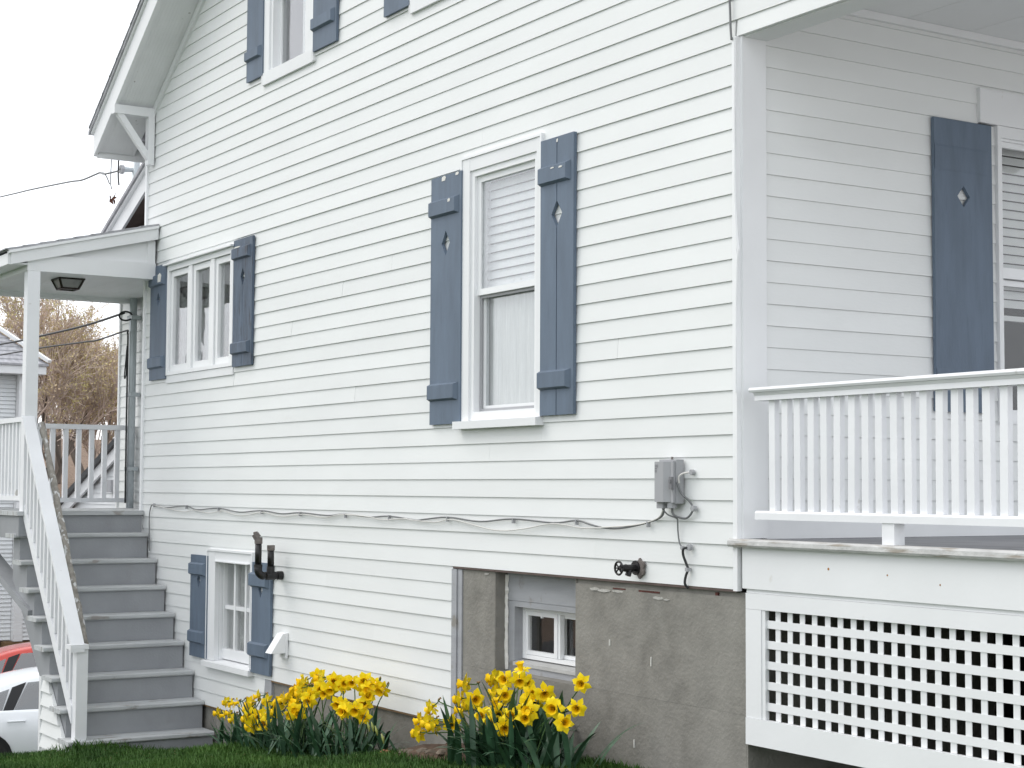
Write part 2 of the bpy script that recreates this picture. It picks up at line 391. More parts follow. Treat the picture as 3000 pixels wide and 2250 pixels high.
# ---- gable roof, rake and soffit
def sof(x): return 3.70+.66*(x+7.734)
def roof_bar(name, x0, x1, y0, y1, h0, h1, m, parent=house, mirror=False):
    f = (lambda x: 2*RIDGE-x) if mirror else (lambda x: x)
    v = [(f(x), y, sof(x)+h) for x in (x0, x1) for y in (y0, y1) for h in (h0, h1)]
    return mesh_obj(name, v, [(0, 1, 3, 2), (4, 5, 7, 6), (0, 1, 5, 4), (2, 3, 7, 6), (0, 2, 6, 4), (1, 3, 7, 5)], m, parent)
for i in range(12):                          # tongue-and-groove soffit, board by board
    y0 = -.335+i*.0275
    roof_bar('soffit_board', -8.25, RIDGE, y0, y0+.0268, .0, .018, 'soffit')
roof_bar('bed_moulding', -7.9, RIDGE, -.030, -.004, -.075, -.002, 'trim')
roof_bar('rake_fascia', -8.28, RIDGE, -.365, -.336, -.02, .185, 'trim')
roof_bar('drip_edge', -8.30, RIDGE, -.385, -.337, .186, .205, 'vinyl')
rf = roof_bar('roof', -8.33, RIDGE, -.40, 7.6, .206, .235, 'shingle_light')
for i in range(26):                          # shingle courses along the slope
    x0 = -8.30+i*.17
    v = [(x0, -.408, sof(x0)+.236), (x0, -.408, sof(x0)+.252), (x0+.2, -.408, sof(x0+.2)+.237), (x0+.2, -.408, sof(x0+.2)+.243)]
    v += [(a, 7.6, c) for a, b, c in v]
    mesh_obj('shingle_course', v, [(0, 1, 3, 2), (4, 5, 7, 6), (0, 1, 5, 4), (1, 3, 7, 5), (3, 2, 6, 7), (2, 0, 4, 6)], 'shingle_light', rf)
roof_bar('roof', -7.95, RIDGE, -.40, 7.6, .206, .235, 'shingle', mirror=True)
roof_bar('rake_fascia', -7.95, RIDGE, -.365, -.336, -.02, .185, 'trim', mirror=True)
roof_bar('soffit_board', -7.95, RIDGE, -.335, -.004, .0, .018, 'soffit', mirror=True)
bx('eave_fascia', -8.285, -8.262, -.335, 7.5, 3.31, 3.50, 'trim', house)
v = [(-.2, -.35, 3.62), (2.7, -.35, 2.93), (2.7, 5, 2.93), (-.2, 5, 3.62)]; v += [(a, b, c+.06) for a, b, c in v]
mesh_obj('porch_roof', v, BF, 'shingle', house)
# bracket under the eave
br = part('eave_bracket', house)
bx('bracket_leg', -7.79, -7.715, -.075, -.02, 3.19, 3.60, 'trim', br)
bx('bracket_arm', -7.79, -7.715, -.375, -.02, 3.60, 3.675, 'trim', br)
MB().bar((-7.752, -.33, 3.615), (-7.752, -.06, 3.25), .05, .05, (1, 0, 0)).build('bracket_brace', 'trim', br)

# ---- rear ell of the house
for k in range(-6, 30):
    z = k*E_
    siding_board(-9.95, -9.95, -7.906, -7.906, z, z+E_-.0005, z, lambda u, d, w: (u, .5-d, w), parent=house)
bx('wall', -9.94, -7.71, .515, 6, -3.2, 3.0, 'neighbour_white', house)
bx('corner_board', -9.985, -9.951, .475, .6, -1.2, 3.0, 'vinyl', house)
def ell(x): return 2.80+.44*(x+9.09)
def ell_bar(name, x0, x1, y0, y1, h0, h1, m):
    v = [(x, y, ell(x)+h) for x in (x0, x1) for y in (y0, y1) for h in (h0, h1)]
    return mesh_obj(name, v, [(0, 1, 3, 2), (4, 5, 7, 6), (0, 1, 5, 4), (2, 3, 7, 6), (0, 2, 6, 4), (1, 3, 7, 5)], m, house)
ell_bar('rake_fascia', -10.02, -7.92, .16, .185, .0, .16, 'trim')
ell_bar('drip_edge', -10.04, -7.92, .13, .186, .161, .185, 'vinyl')
ell_bar('roof', -10.06, -7.92, .11, 6, .186, .22, 'shingle_light')
for i in range(12): ell_bar('soffit_board', -10.02, -7.92, .186+i*.026, .186+i*.026+.0255, .01, .03, 'shaded_brown')
bx('gable_panel', -9.0, -7.906, .486, .499, 2.6, 2.95, 'shaded_brown', house)  # dark panel paints the shade under the ell rake

# ---- windows ------------------------------------------------------------
def frame(name, u0, u1, z0, z1, w, d0, d1, m, parent, T, wt=None, wb=None):
    wt = w if wt is None else wt; wb = w if wb is None else wb
    mb = MB(); mb.box(u0, u0+w, d0, d1, z0, z1); mb.box(u1-w, u1, d0, d1, z0, z1)
    mb.box(u0+w, u1-w, d0, d1, z1-wt, z1); mb.box(u0+w, u1-w, d0, d1, z0, z0+wb)
    return mb.build(name, m, parent, T=T)
def room(u0, u1, z0, z1, d1, depth, parent, T, m='room'):
    v = [(u0, d1, z0), (u1, d1, z0), (u1, d1, z1), (u0, d1, z1), (u0, d1-depth, z0), (u1, d1-depth, z0), (u1, d1-depth, z1), (u0, d1-depth, z1)]
    return mesh_obj('room_interior', [T(*p) for p in v], [(4, 5, 6, 7), (0, 1, 5, 4), (1, 2, 6, 5), (2, 3, 7, 6), (3, 0, 4, 7)], m, parent)
def curtain(u0, u1, z0, z1, d, parent, T, amp=.012, n=40, waves=9, name='curtain', m='curtain'):
    v = []; f = []
    for i in range(n+1):
        u = u0+(u1-u0)*i/n; dd = d+amp*math.sin(i/n*waves*2*math.pi+.7*math.sin(i*.9))
        v += [(u, dd, z0), (u, dd+amp*.3*math.sin(i*1.7), z1)]
    f = [(2*i, 2*i+2, 2*i+3, 2*i+1) for i in range(n)]
    return mesh_obj(name, [T(*p) for p in v], f, m, parent, smooth=True, fix=False)
def blind(u0, u1, z0, z1, d, pitch, parent, T, tilt=.012):
    z = z1
    while z-pitch > z0:
        v = [(u0, d-.006, z), (u1, d-.006, z), (u1, d+.008, z-pitch+.004), (u0, d+.008, z-pitch+.004)]
        v += [(a, b-.0015, c) for a, b, c in v]
        mesh_obj('blind_slat', [T(*p) for p in v], BF, 'blind', parent); z -= pitch

def double_hung(rect, T, label, sill=True, casew=(.137, .06), low=None, jam=.02, blinds=None, casing_d=.024, sash_d=-.012, simple=False):
    u0, u1, z0, z1 = rect; w = part('window', house, label, T(u0, 0, z0))
    cl, cr_ = casew
    zs = z0+.045 if sill else z0
    # casing boards
    bx('casing', u0, u0+cl-.055, -.012, casing_d, zs, z1, 'trim', w, T)
    bx('casing', u1-cr_+.02, u1, -.012, casing_d, zs, z1, 'trim', w, T)
    bx('casing', u0+cl-.055, u1-cr_+.02, -.012, casing_d-.002, z1-.075, z1, 'trim', w, T)
    mb = MB(); mb.box(u0-.016, u0-.001, -.0, casing_d+.006, zs, z1+.016); mb.box(u1+.001, u1+.016, 0, casing_d+.006, zs, z1+.016); mb.box(u0-.001, u1+.001, 0, casing_d+.006, z1+.001, z1+.016)
    mb.build('channel_trim', 'vinyl', w, T=T)
    if sill:
        mb = MB(); mb.box(u0-.035, u1+.018, -.02, .062, z0-.002, z0+.042); mb.build('sill', 'trim', w, T=T)
    a, b = u0+cl-.055, u1-cr_+.02; zb, zt = zs, z1-.075
    frame('jamb', a, b, zb, zt, .036, -.10, casing_d-.014, 'vinyl', w, T, wb=.05)
    a += .036; b -= .036; zb += .05; zt -= .036; zm = (zb+zt)/2+.01
    s1 = frame('sash', a, b, zm-.02, zt, .036, sash_d-.028, sash_d, 'vinyl', w, T)
    bx('pane', a+.036, b-.036, sash_d-.016, sash_d-.012, zm+.016, zt-.036, 'glass_double', w, T)
    frame('sash', a, b, zb, zm+.012, .036, sash_d-.060, sash_d-.032, 'vinyl', w, T)
    bx('pane', a+.036, b-.036, sash_d-.048, sash_d-.044, zb+.036, zm-.02, 'glass_double', w, T)
    room(a-.3, b+.3, zb-.3, zt+.2, sash_d-.11, 1.6, w, T)
    return w, a, b, zb, zm, zt
w, a, b, zb, zm, zt = double_hung(WIN_MAIN, SIDE, 'tall double-hung window with blind and white curtain')
blind(a-.07, b+.02, zm+.02, zt+.02, -.085, .052, w, SIDE)
curtain(a-.10, b+.06, zb-.05, zm+.05, -.088, w, SIDE, amp=.006)
frame('screen_frame', a+.005, b-.005, zb, zm-.02, .018, -.036, -.030, 'plastic_grey', w, SIDE)

w, a, b, zb, zm, zt = double_hung(WIN_UP1, SIDE, 'upper double-hung window under the gable', sill=False, casew=(.16, .14))
curtain(a+.28, b+.05, zb-.1, zt+.1, -.11, w, SIDE, amp=.012, waves=5)
bx('sill', WIN_UP1[0]-.004, WIN_UP1[1]+.004, -.01, .030, WIN_UP1[2]-.006, WIN_UP1[2]+.085, 'trim', w, SIDE)
w, a, b, zb, zm, zt = double_hung(WIN_UP2, SIDE, 'upper window cut off by the top of the picture', sill=False, casew=(.16, .14))
bx('sill', WIN_UP2[0]-.004, WIN_UP2[1]+.004, -.01, .030, WIN_UP2[2]-.006, WIN_UP2[2]+.085, 'trim', w, SIDE)

# triple casement
u0, u1, z0, z1 = WIN_TRI; w = part('window', house, 'white window of three narrow casements', (u0, 0, z0))
bx('apron', u0-.005, u1+.002, -.012, .020, z0-.004, z0+.058, 'trim', w, SIDE)
frame('casing', u0, u1, z0+.06, z1, .055, -.06, .028, 'vinyl', w, SIDE, wt=.045, wb=.03)
bx('drip_cap', u0-.02, u1+.02, 0, .06, z1+.001, z1+.014, 'vinyl', w, SIDE)
for m0, m1 in ((-6.930, -6.855), (-6.462, -6.387)): bx('mullion', m0+TX, m1+TX, -.055, .022, z0+.09, z1-.045, 'vinyl', w, SIDE)
for a, b in ((-7.35, -6.930), (-6.855, -6.462), (-6.387, -6.05)):
    a += TX; b += TX
    s = frame('sash', a+.004, b-.004, z0+.094, z1-.049, .048, -.045, .008, 'vinyl', w, SIDE)
    bx('pane', a+.052, b-.052, -.022, -.018, z0+.142, z1-.097, 'glass_double', s, SIDE)
room(u0, u1, z0-.3, z1+.2, -.07, 2.2, w, SIDE)
curtain(-6.90, -6.62, z0, z1, -.12, w, SIDE, amp=.018, waves=4)
curtain(-7.42, -7.30, z0, z1, -.12, w, SIDE, amp=.018, waves=2)
curtain(-6.2, -5.98, z0, z1, -.12, w, SIDE, amp=.018, waves=3)

# basement six-light window
u0, u1, z0, z1 = WIN_BSM; w = part('window', house, 'small six-light basement window in a deep white surround', (u0, 0, z0))
bx('casing', u0, -6.205, -.012, .024, z0+.045, z1, 'trim', w, SIDE); bx('casing', -5.540, u1, -.012, .024, z0+.045, z1, 'trim', w, SIDE)
bx('casing', -6.205, -5.540, -.012, .022, z1-.075, z1, 'trim', w, SIDE)
mb = MB(); mb.box(u0-.016, u0-.001, 0, .034, z0+.045, z1+.016); mb.box(u1+.001, u1+.016, 0, .034, z0+.045, z1+.016); mb.box(u0-.001, u1+.001, 0, .034, z1+.001, z1+.016)
mb.build('channel_trim', 'vinyl', w, T=SIDE)
mb = MB().box(-6.205, -6.196, -.20, -.013, z0+.05, z1-.075); mb.box(-5.549, -5.540, -.20, -.013, z0+.05, z1-.075); mb.box(-6.196, -5.549, -.20, -.013, z1-.085, z1-.075)
mb.build('jamb', 'trim', w, T=SIDE)
bx('lintel_strip', -6.215, -5.55, -.012, .038, z1-.078, z1-.070, 'trim', w, SIDE)
v = [(u0-.045, .055, z0-.005), (u1+.012, .055, z0-.005), (u1+.012, .055, z0+.036), (u0-.045, .055, z0+.036), (u0-.045, -.11, z0+.0), (u1+.012, -.11, z0+.0), (u1+.012, -.11, z0+.062), (u0-.045, -.11, z0+.062)]
mesh_obj('sill', [SIDE(*p) for p in v], BF, 'trim', w)
bx('sash', -6.196, -5.549, -.09, -.036, z0+.062, z0+.135, 'trim', w, SIDE)
gl0, gl1, gb, gt = -6.180, -5.560, -.780, -.133
frame('sash', gl0-.005, gl1+.005, gb-.004, gt+.03, .012, -.085, -.038, 'trim', w, SIDE)
for i in range(1, 3): bx('muntin', gl0+i*.2067-.016, gl0+i*.2067+.016, -.085, -.042, gb, gt+.02, 'trim', w, SIDE)
for i in range(3): bx('muntin', gl0+i*.2067+.017, gl0+(i+1)*.2067-.017, -.085, -.044, -.472, -.442, 'trim', w, SIDE)
for i in range(3):
    for j in range(2):
        zA, zB = (gb+.008, -.473) if j == 0 else (-.441, gt+.016)
        bx('pane', gl0+i*.2067+.018, gl0+(i+1)*.2067-.018, -.066, -.063, zA, zB, 'glass', w, SIDE)
room(-6.5, -5.4, -1.2, .1, -.12, 1.5, w, SIDE)
curtain(-6.22, -6.00, -1.0, .0, -.16, w, SIDE, amp=.01, waves=4)

# front window with blinds on the porch
u0, u1, z0, z1 = WIN_FR; w = part('window', house, 'porch window with a half-raised blind', (0, u0, z0))
bx('casing', u0, u0+.03, -.012, .03, z0, z1, 'trim', w, FRONT); bx('casing', u1-.06, u1, -.012, .03, z0, z1, 'trim', w, FRONT)
bx('casing', u0+.03, u1-.06, -.012, .028, z1-.06, z1, 'trim', w, FRONT)
a, b = u0+.03, u1-.06
frame('jamb', a, b, z0, z1-.06, .012, -.08, .012, 'vinyl', w, FRONT)
frame('sash', a+.012, b-.012, 1.555, z1-.072, .018, -.03, -.005, 'vinyl', w, FRONT, wt=.03, wb=.055)
bx('pane', a+.03, b-.03, -.02, -.016, 1.61, z1-.102, 'glass', w, FRONT)
frame('sash', a+.012, b-.012, z0+.015, 1.55, .018, -.06, -.033, 'vinyl', w, FRONT, wt=.03, wb=.06)
bx('pane', a+.03, b-.03, -.05, -.046, z0+.075, 1.52, 'glass', w, FRONT)
blind(a+.02, b-.02, 1.405, z1-.075, -.095, .0475, w, FRONT)
bx('blind_rail', a+.02, b-.02, -.11, -.08, 1.345, 1.372, 'blind', w, FRONT)
MB().tube(catmull([(a+.07, -.085, 1.37), (a+.075, -.088, 1.2), (a+.06, -.09, 1.05), (a+.05, -.09, .9)], 5), .006, 5).build('blind_cord', 'blind', w, T=FRONT)
room(a-.2, b+.3, z0-.3, z1+.1, -.12, 2.0, w, FRONT)

# ---- shutters: two planks with a diamond cut through, two battens ------
def shutter(u0, u1, z0, z1, T, label, dz=None, dh=.135, dw=.098, bat=(.10, .055), batz=None, d0=.0135, th=.020, m='shutter', gap=.0, chips=(), side=1, batdepth=.022):
    sh = (lambda u: (d0+th)*(6.04-u)/5.01) if T is SIDE else (lambda u: -(d0+th)*(5.01+u)/6.04)   # front face stands proud of the wall plane
    chips = [(c[0]+sh(c[0]),)+tuple(c[1:]) for c in chips]
    u0 += sh(u0); u1 += sh(u1)
    s = part('shutter', house, label, T(u0, d0, z0))
    um = (u0+u1)/2; zd = dz if dz is not None else z1-(z1-z0)*.275
    for sg, ue in ((-1, u0), (1, u1)):
        g = um+sg*gap; tip = um+sg*dw/2
        poly = [(ue, z0), (ue, z1), (g, z1), (g, zd+dh/2), (tip, zd), (g, zd-dh/2), (g, z0)]
        v = [(p[0], d0, p[1]) for p in poly]+[(p[0], d0+th, p[1]) for p in poly]; n = 7
        tri = [(0, 1, 4), (1, 2, 3), (1, 3, 4), (0, 4, 5), (0, 5, 6)]
        f = tri+[tuple(i+n for i in t) for t in tri]+[(i, (i+1) % n, n+(i+1) % n, n+i) for i in range(n)]
        mesh_obj('plank', [T(*p) for p in v], f, m, s)
    for zc in (batz or (z0+.16*(z1-z0)*.62, z1-.155)):
        h = bat[0]/2; c = .022
        v = [(u0+.004, d0+th+.001, zc-h), (u1-.026, d0+th+.001, zc-h), (u1-.026, d0+th+.001, zc+h), (u0+.004, d0+th+.001, zc+h)]
        v += [(u0-.004+c*.3, d0+th+batdepth, zc-h+c*.55), (u1-.026-c, d0+th+batdepth, zc-h+c*.55), (u1-.026-c, d0+th+batdepth, zc+h-c*.55), (u0-.004+c*.3, d0+th+batdepth, zc+h-c*.55)]
        bt = mesh_obj('batten', [T(*p) for p in v], BF, m, s)
    for cu, cz, cw, ch, cd in chips:
        mb = MB(); pts = [(cu-cw/2, cz-ch/2), (cu+cw*.3, cz-ch*.5), (cu+cw/2, cz+ch*.2), (cu+cw*.1, cz+ch/2), (cu-cw*.45, cz+ch*.3)]
        mb.prism(pts, lambda p, e: (p[0], cd+(.0015 if e else .0), p[1])); mb.build('paint_chip', 'chip', s, T=T)
    return s
dF = .0135+.020+.0005; dB = dF+.022
shutter(-2.915, -2.552, .833, 2.322, SIDE, 'long shutter between the big window and the bare wall, paint chipped at its top edge', 1.912, .15, .098, (.105, .05), (1.025, 2.13), chips=[(-2.76, 2.305, .05, .03, dF), (-2.66, 2.16, .03, .02, dB), (-2.60, 2.312, .04, .018, dF)])
shutter(-1.690, -1.368, .848, 2.345, SIDE, 'long shutter on the porch side of the big window, split down its seam', 1.927, .14, .104, (.105, .05), (1.037, 2.146), gap=.0035, chips=[(-1.54, 2.175, .035, .008, dB), (-1.46, 2.170, .035, .010, dB), (-1.525, 2.325, .014, .02, dF)])
shutter(-7.80, -7.425, 1.346, 2.305, SIDE, 'shutter beside the triple window next to the back porch', 2.02, .118, .075, (.10, .05), (1.49, 2.18), chips=[(-7.53, 2.195, .085, .075, dB)])
shutter(-5.992, -5.635, 1.358, 2.318, SIDE, 'dark weathered shutter with cracked battens beside the triple window', 2.03, .13, .08, (.095, .05), (1.495, 2.212), m='shutter_dark', gap=.002, chips=[(-5.87, 2.255, .12, .010, dB)])
shutter(-5.80, -5.500, 3.492, 4.75, SIDE, 'upper shutter on the gable side of the top window', 4.4, .13, .08, (.085, .05), (3.685, 4.6))
shutter(-4.632, -4.262, 3.478, 4.75, SIDE, 'upper shutter on the ridge side of the top window', 4.4, .13, .08, (.095, .05), (3.665, 4.6))
shutter(-3.565, -3.225, 3.472, 4.75, SIDE, 'shutter mostly cut off by the top of the picture', 4.4, .13, .08, (.095, .05), (3.7, 4.6))
shutter(-6.772, -6.427, -.865, -.076, SIDE, 'small basement shutter next to the stairs', -.27, .12, .07, (.10, .05), (-.71, -.185))
shutter(-5.578, -5.225, -.885, -.088, SIDE, 'small basement shutter behind the black pipes', -.28, .13, .075, (.105, .05), (-.715, -.215))
shutter(1.265, 1.680, .85, 2.328, FRONT, 'long shutter in the shade of the front porch', 1.942, .11, .09, (.13, .05), (1.0, 2.13), d0=.016, batdepth=.003)

# ---- foundation
def slabby(name, poly, y0, y1, m, parent=house, jit=.0):
    mb = MB(); mb.prism(poly, lambda p, e: (p[0], y1 if e else y0, p[1])); return mb.build(name, m, parent)
def stucco(x0, x1, z0, z1, y, m='concrete', amp=.006, step=.035, right=None):
    nx = max(2, int((x1-x0)/step)); nz = max(2, int((z1-z0)/step)); v = []
    from mathutils import noise
    for i in range(nx+1):
        for j in range(nz+1):
            x = x0+(x1-x0)*i/nx; z = z0+(z1-z0)*j/nz
            d = noise.noise(Vector((x*3, z*3, y)))*amp+noise.noise(Vector((x*17, z*17, 3)))*amp*.5
            e = 0 if 0 < i < nx else 1
            v.append((x, y+d*(1-e), z))
    f = [(i*(nz+1)+j, (i+1)*(nz+1)+j, (i+1)*(nz+1)+j+1, i*(nz+1)+j+1) for i in range(nx) for j in range(nz)]
    n = len(v); return v, f
def foundation():
    fo = part('foundation', house, 'weathered grey stucco foundation')
    pieces = [(-2.505, -2.152, -.565, -.014), (-1.338, .035, -.565, -.036), (-2.505, .035, -1.3, -.566)]
    for x0, x1, z0, z1 in pieces:
        v, f = stucco(x0, x1, z0, z1, .004)
        mesh_obj('stucco', v, f, 'concrete', fo, smooth=True)
    bx('stucco', -2.152, -2.146, .0045, .30, -.60, -.014, 'concrete', fo)
    bx('stucco', -1.344, -1.338, .0045, .30, -.60, -.014, 'concrete', fo)
    bx('stucco', -2.14, -1.35, .0045, .12, -.605, -.566, 'concrete', fo)
    bx('stucco', -2.505, .035, .020, .30, -1.3, -.62, 'concrete', fo)
    bx('stucco', -2.505, -2.153, .02, .30, -.60, -.014, 'concrete', fo); bx('stucco', -1.337, .035, .012, .30, -.60, -.0135, 'concrete', fo)
    bx('stucco', .03, .045, .005, 3, -1.3, -.02, 'concrete', fo)
    v, f = stucco(-7.9, -2.50, -2.2, -.92, .012); mesh_obj('stucco', v, f, 'concrete', fo, smooth=True)
    # broken top edge with the brick showing
    for x, w_, z, h in ((-.70, .17, -.047, .009), (-.20, .045, -.046, .014), (-.175, .018, -.034, .026), (-.95, .11, -.046, .007)):
        bx('brick', x-w_/2, x+w_/2, .0015, .02, z-h/2, z+h/2, 'brick', fo)
    for x, w_, z, h in ((-1.17, .08, -.058, .020), (-1.08, .12, -.062, .016), (-.96, .10, -.060, .013), (-.62, .10, -.074, .016), (-.56, .05, -.078, .010), (-.19, .07, -.080, .010), (-2.24, .05, -.03, .012)):
        n = 12; pts = [(x+w_/2*math.cos(i/n*6.283)*random.uniform(.75, 1.1), z+h/2*math.sin(i/n*6.283)*random.uniform(.6, 1.2)) for i in range(n)]
        mb = MB(); mb.prism(pts, lambda p, e: (p[0], .006 if e else .0005, p[1])); mb.build('plaster_chip', 'concrete_chip', fo)
    for x, z, h in ((-1.03, -.32, .03), (-.68, -.385, .045), (-.82, -.80, .04)):
        bx('paint_drip', x-.002, x+.002, -.0025, .006, z-h/2, z+h/2, 'chip', fo)
    # weatherboard edge strip next to the siding
    bx('edge_board', -2.612, -2.556, -.012, .03, -.90, -.016, 'grey_wood', fo); bx('edge_board', -2.553, -2.507, -.004, .03, -.90, -.016, 'grey_wood', fo)
    # white caulk bead down the recess
    pts = [(-2.143+random.uniform(-.004, .006), .078, -.03-.53*i/24) for i in range(25)]
    MB().tube(pts, [.010+.006*random.random() for _ in pts], 5).build('caulk_bead', 'chip', fo)
    # timber surround in the recess
    bx('header_panel', -2.146, -1.344, .082, .11, -.172, -.014, 'grey_wood', fo)
    bx('window_casing', -2.146, -2.072, .086, .115, -.585, -.174, 'grey_wood', fo)
    bx('window_casing', -2.070, -1.344, .084, .115, -.205, -.174, 'grey_wood', fo)
    bx('window_casing', -2.070, -1.344, .084, .115, -.588, -.532, 'grey_wood', fo)
    bx('side_jamb', -2.086, -2.071, .1155, .19, -.53, -.206, 'grey_wood', fo)
    v = [(-2.072, .075, -.531), (-1.344, .075, -.531), (-1.344, .075, -.512), (-2.072, .075, -.512), (-2.072, .19, -.531), (-1.344, .19, -.531), (-1.344, .19, -.495), (-2.072, .19, -.495)]
    mesh_obj('window_sill', v, BF, 'sill_wood', fo)
    return fo
fo = foundation()
w = part('window', house, 'sliding basement window set in the grey foundation', (-2.07, .15, -.5))
T2 = lambda u, d, z: (u, .15-d, z)
frame('frame', -2.069, -1.36, -.494, -.207, .022, -.03, .012, 'vinyl', w, T2)
frame('sash', -2.047, -1.700, -.470, -.231, .022, -.02, .004, 'vinyl', w, T2)
frame('sash', -1.735, -1.385, -.470, -.231, .020, -.05, -.022, 'vinyl', w, T2)
bx('mullion', -1.752, -1.722, -.02, .010, -.470, -.231, 'vinyl', w, T2)
bx('pane', -2.025, -1.753, -.012, -.009, -.448, -.253, 'glass', w, T2); bx('pane', -1.715, -1.405, -.040, -.037, -.450, -.251, 'glass', w, T2)
bx('latch', -1.90, -1.885, -.008, .002, -.262, -.235, 'vinyl', w, T2)
room(-2.2, -1.2, -.7, -.1, -.06, 1.2, w, T2); curtain(-1.66, -1.45, -.5, -.2, -.09, w, T2, amp=.006, waves=4)

# ================================================================= FRONT PORCH
porch = thing('front_porch', 'white front porch with square balusters and lattice skirting', 'porch', (1.2, 1.5, -1.0))
for i in range(42):
    bx('deck_board', .002, 2.45, .03+i*.1, .03+i*.1+.098, .200, .2285, 'deck_grey', porch)
v = []
n = 60
mbn = MB()
pr = [(-.045, .196), (-.052, .206), (-.050, .224), (-.040, .2325), (.028, .2325), (.028, .196)]
mbn.prism(pr, lambda p, e: (-.032 if e == 0 else 2.46, p[0], p[1])); mbn.build('deck_nosing', 'nosing', porch)
bx('fascia', .030, 2.45, -.014, .028, .009, .195, 'trim', porch)
for x_, z_, r_ in ((.60, .12, .006), (.95, .11, .004), (1.24, .085, .004)):
    MB().tube([(x_, -.0135, z_), (x_, -.0150, z_)], r_, 7).build('rust_spot', 'rust', porch)
bx('fascia', 2.42, 2.45, .03, 4.2, .009, .195, 'trim', porch)
bx('shadow_board', .046, 2.45, -.002, .028, -.010, .0085, 'trim', porch)
lf = part('lattice_panel', porch, None, (1.2, 0, -.35))
bx('frame_board', .046, 2.45, -.008, .018, -.082, -.011, 'trim', lf)
bx('frame_board', .046, .152, -.008, .018, -.568, -.083, 'trim', lf)
bx('frame_board', .153, .176, -.004, .018, -.568, -.083, 'trim', lf)
bx('frame_board', .048, 2.45, -.012, .018, -.688, -.569, 'trim', lf)
bx('frame_board', 2.33, 2.45, -.008, .018, -.568, -.083, 'trim', lf)
for i in range(28):
    x = .230+i*.0793
    x += random.uniform(-.0022, .0022)
    if x < 2.32: bx('lattice_slat', x+.002, x+.034, .010, .0135, -.5678, -.0832, 'trim', lf)
for j in range(5):
    z = -.1275-.0905*j+random.uniform(-.0018, .0018)
    bx('lattice_slat', .177, 2.329, .0055, .0095, z-.0355, z, 'trim', lf)
bx('under_porch_shade', .05, 2.5, 1.6, 1.62, -1.2, .19, 'dark', porch)  # near-black sheet paints the darkness behind the lattice
bx('light_block_panel', 2.42, 2.448, .03, 4.2, -1.3, .008, 'trim', porch)  # unseen side panel, added to keep light out from under the deck
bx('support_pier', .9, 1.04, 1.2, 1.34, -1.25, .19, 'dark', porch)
# railing
mb = MB(); mb.prism([(-.028, .895), (-.034, .905), (-.030, .917), (.075, .921), (.080, .905), (.074, .895)], lambda p, e: (.100 if e == 0 else 2.42, p[0], p[1])); mb.build('handrail', 'rail_white', porch)
mb = MB(); mb.prism([(-.012, .858), (-.012, .880), (-.022, .894), (.068, .894), (.058, .880), (.058, .858)], lambda p, e: (.118 if e == 0 else 2.42, p[0], p[1])); mb.build('top_rail', 'rail_white', porch)
mb = MB(); mb.prism([(-.014, .322), (-.014, .352), (-.006, .361), (.052, .361), (.060, .352), (.060, .322)], lambda p, e: (.118 if e == 0 else 2.42, p[0], p[1])); mb.build('bottom_rail', 'rail_white', porch)
for i in range(27):
    x = .196+i*.0836+random.uniform(-.003, .003); ln = random.uniform(-.004, .004); y_ = random.uniform(-.002, .002)
    v = [(x, .008+y_, .3615), (x+.039, .008+y_, .3615), (x+.039, .036, .3615), (x, .036, .3615), (x+ln, .008, .8575), (x+.039+ln, .008, .8575), (x+.039+ln, .036, .8575), (x+ln, .036, .8575)]
    mesh_obj('baluster', v, BF, 'rail_white', porch)
bx('rail_block', .915, .985, -.008, .050, .2330, .3215, 'rail_white', porch)
bx('porch_post', 2.40, 2.52, .0, .12, .2335, 2.5545, 'trim', porch)

# ================================================================= BACK PORCH
bp = thing('back_porch', 'small white back porch with shed roof at the top of the stairs', 'porch', (-8.6, -.4, -1.5))
for i in range(18):
    bx('deck_board', -9.60, -7.83, -1.15+i*.09, -1.15+i*.09+.088, .216, .250, 'tread_grey_lit', bp)
bx('deck_board', -7.829, -7.60, -1.15, -1.02, .216, .250, 'tread_grey_lit', bp)
bx('rim_joist', -9.6, -7.86, -1.13, -1.095, .03, .215, 'stair_grey', bp); bx('rim_joist', -9.6, -9.56, -1.09, .46, .03, .215, 'stair_grey', bp)
bx('rim_joist', -7.859, -7.62, -1.13, -1.02, .05, .215, 'stair_grey', bp)
MB().bar((-9.3, -1.05, .02), (-7.35, -1.05, -.55), .06, .14, (0, 1, 0)).build('brace', 'stair_grey', bp)
bx('foot_post', -9.58, -9.46, -1.12, -1.0, -2.6, .029, 'stair_grey', bp); bx('foot_post', -9.58, -9.46, .33, .45, -2.6, .029, 'stair_grey', bp)
bx('post', -7.70, -7.60, -1.105, -1.005, .2505, 2.195, 'rail_white', bp)
bx('post', -9.60, -9.50, -1.105, -1.005, .2505, 2.195, 'rail_white', bp)
bx('top_rail', -9.499, -7.701, -1.095, -1.025, .975, 1.015, 'rail_white', bp); bx('bottom_rail', -9.499, -7.701, -1.085, -1.03, .335, .375, 'rail_white', bp)
for i in range(16): x = -9.42+i*.105; bx('baluster', x, x+.039, -1.078, -1.042, .3755, .9745, 'rail_white', bp)
bx('top_rail', -9.56, -9.48, -1.0, .475, .985, 1.03, 'rail_white', bp); bx('bottom_rail', -9.545, -9.495, -1.0, .475, .305, .345, 'rail_white', bp)
for i in range(12): y = -.93+i*.123; bx('baluster', -9.54, -9.50, y, y+.042, .3455, .9845, 'rail_white', bp)
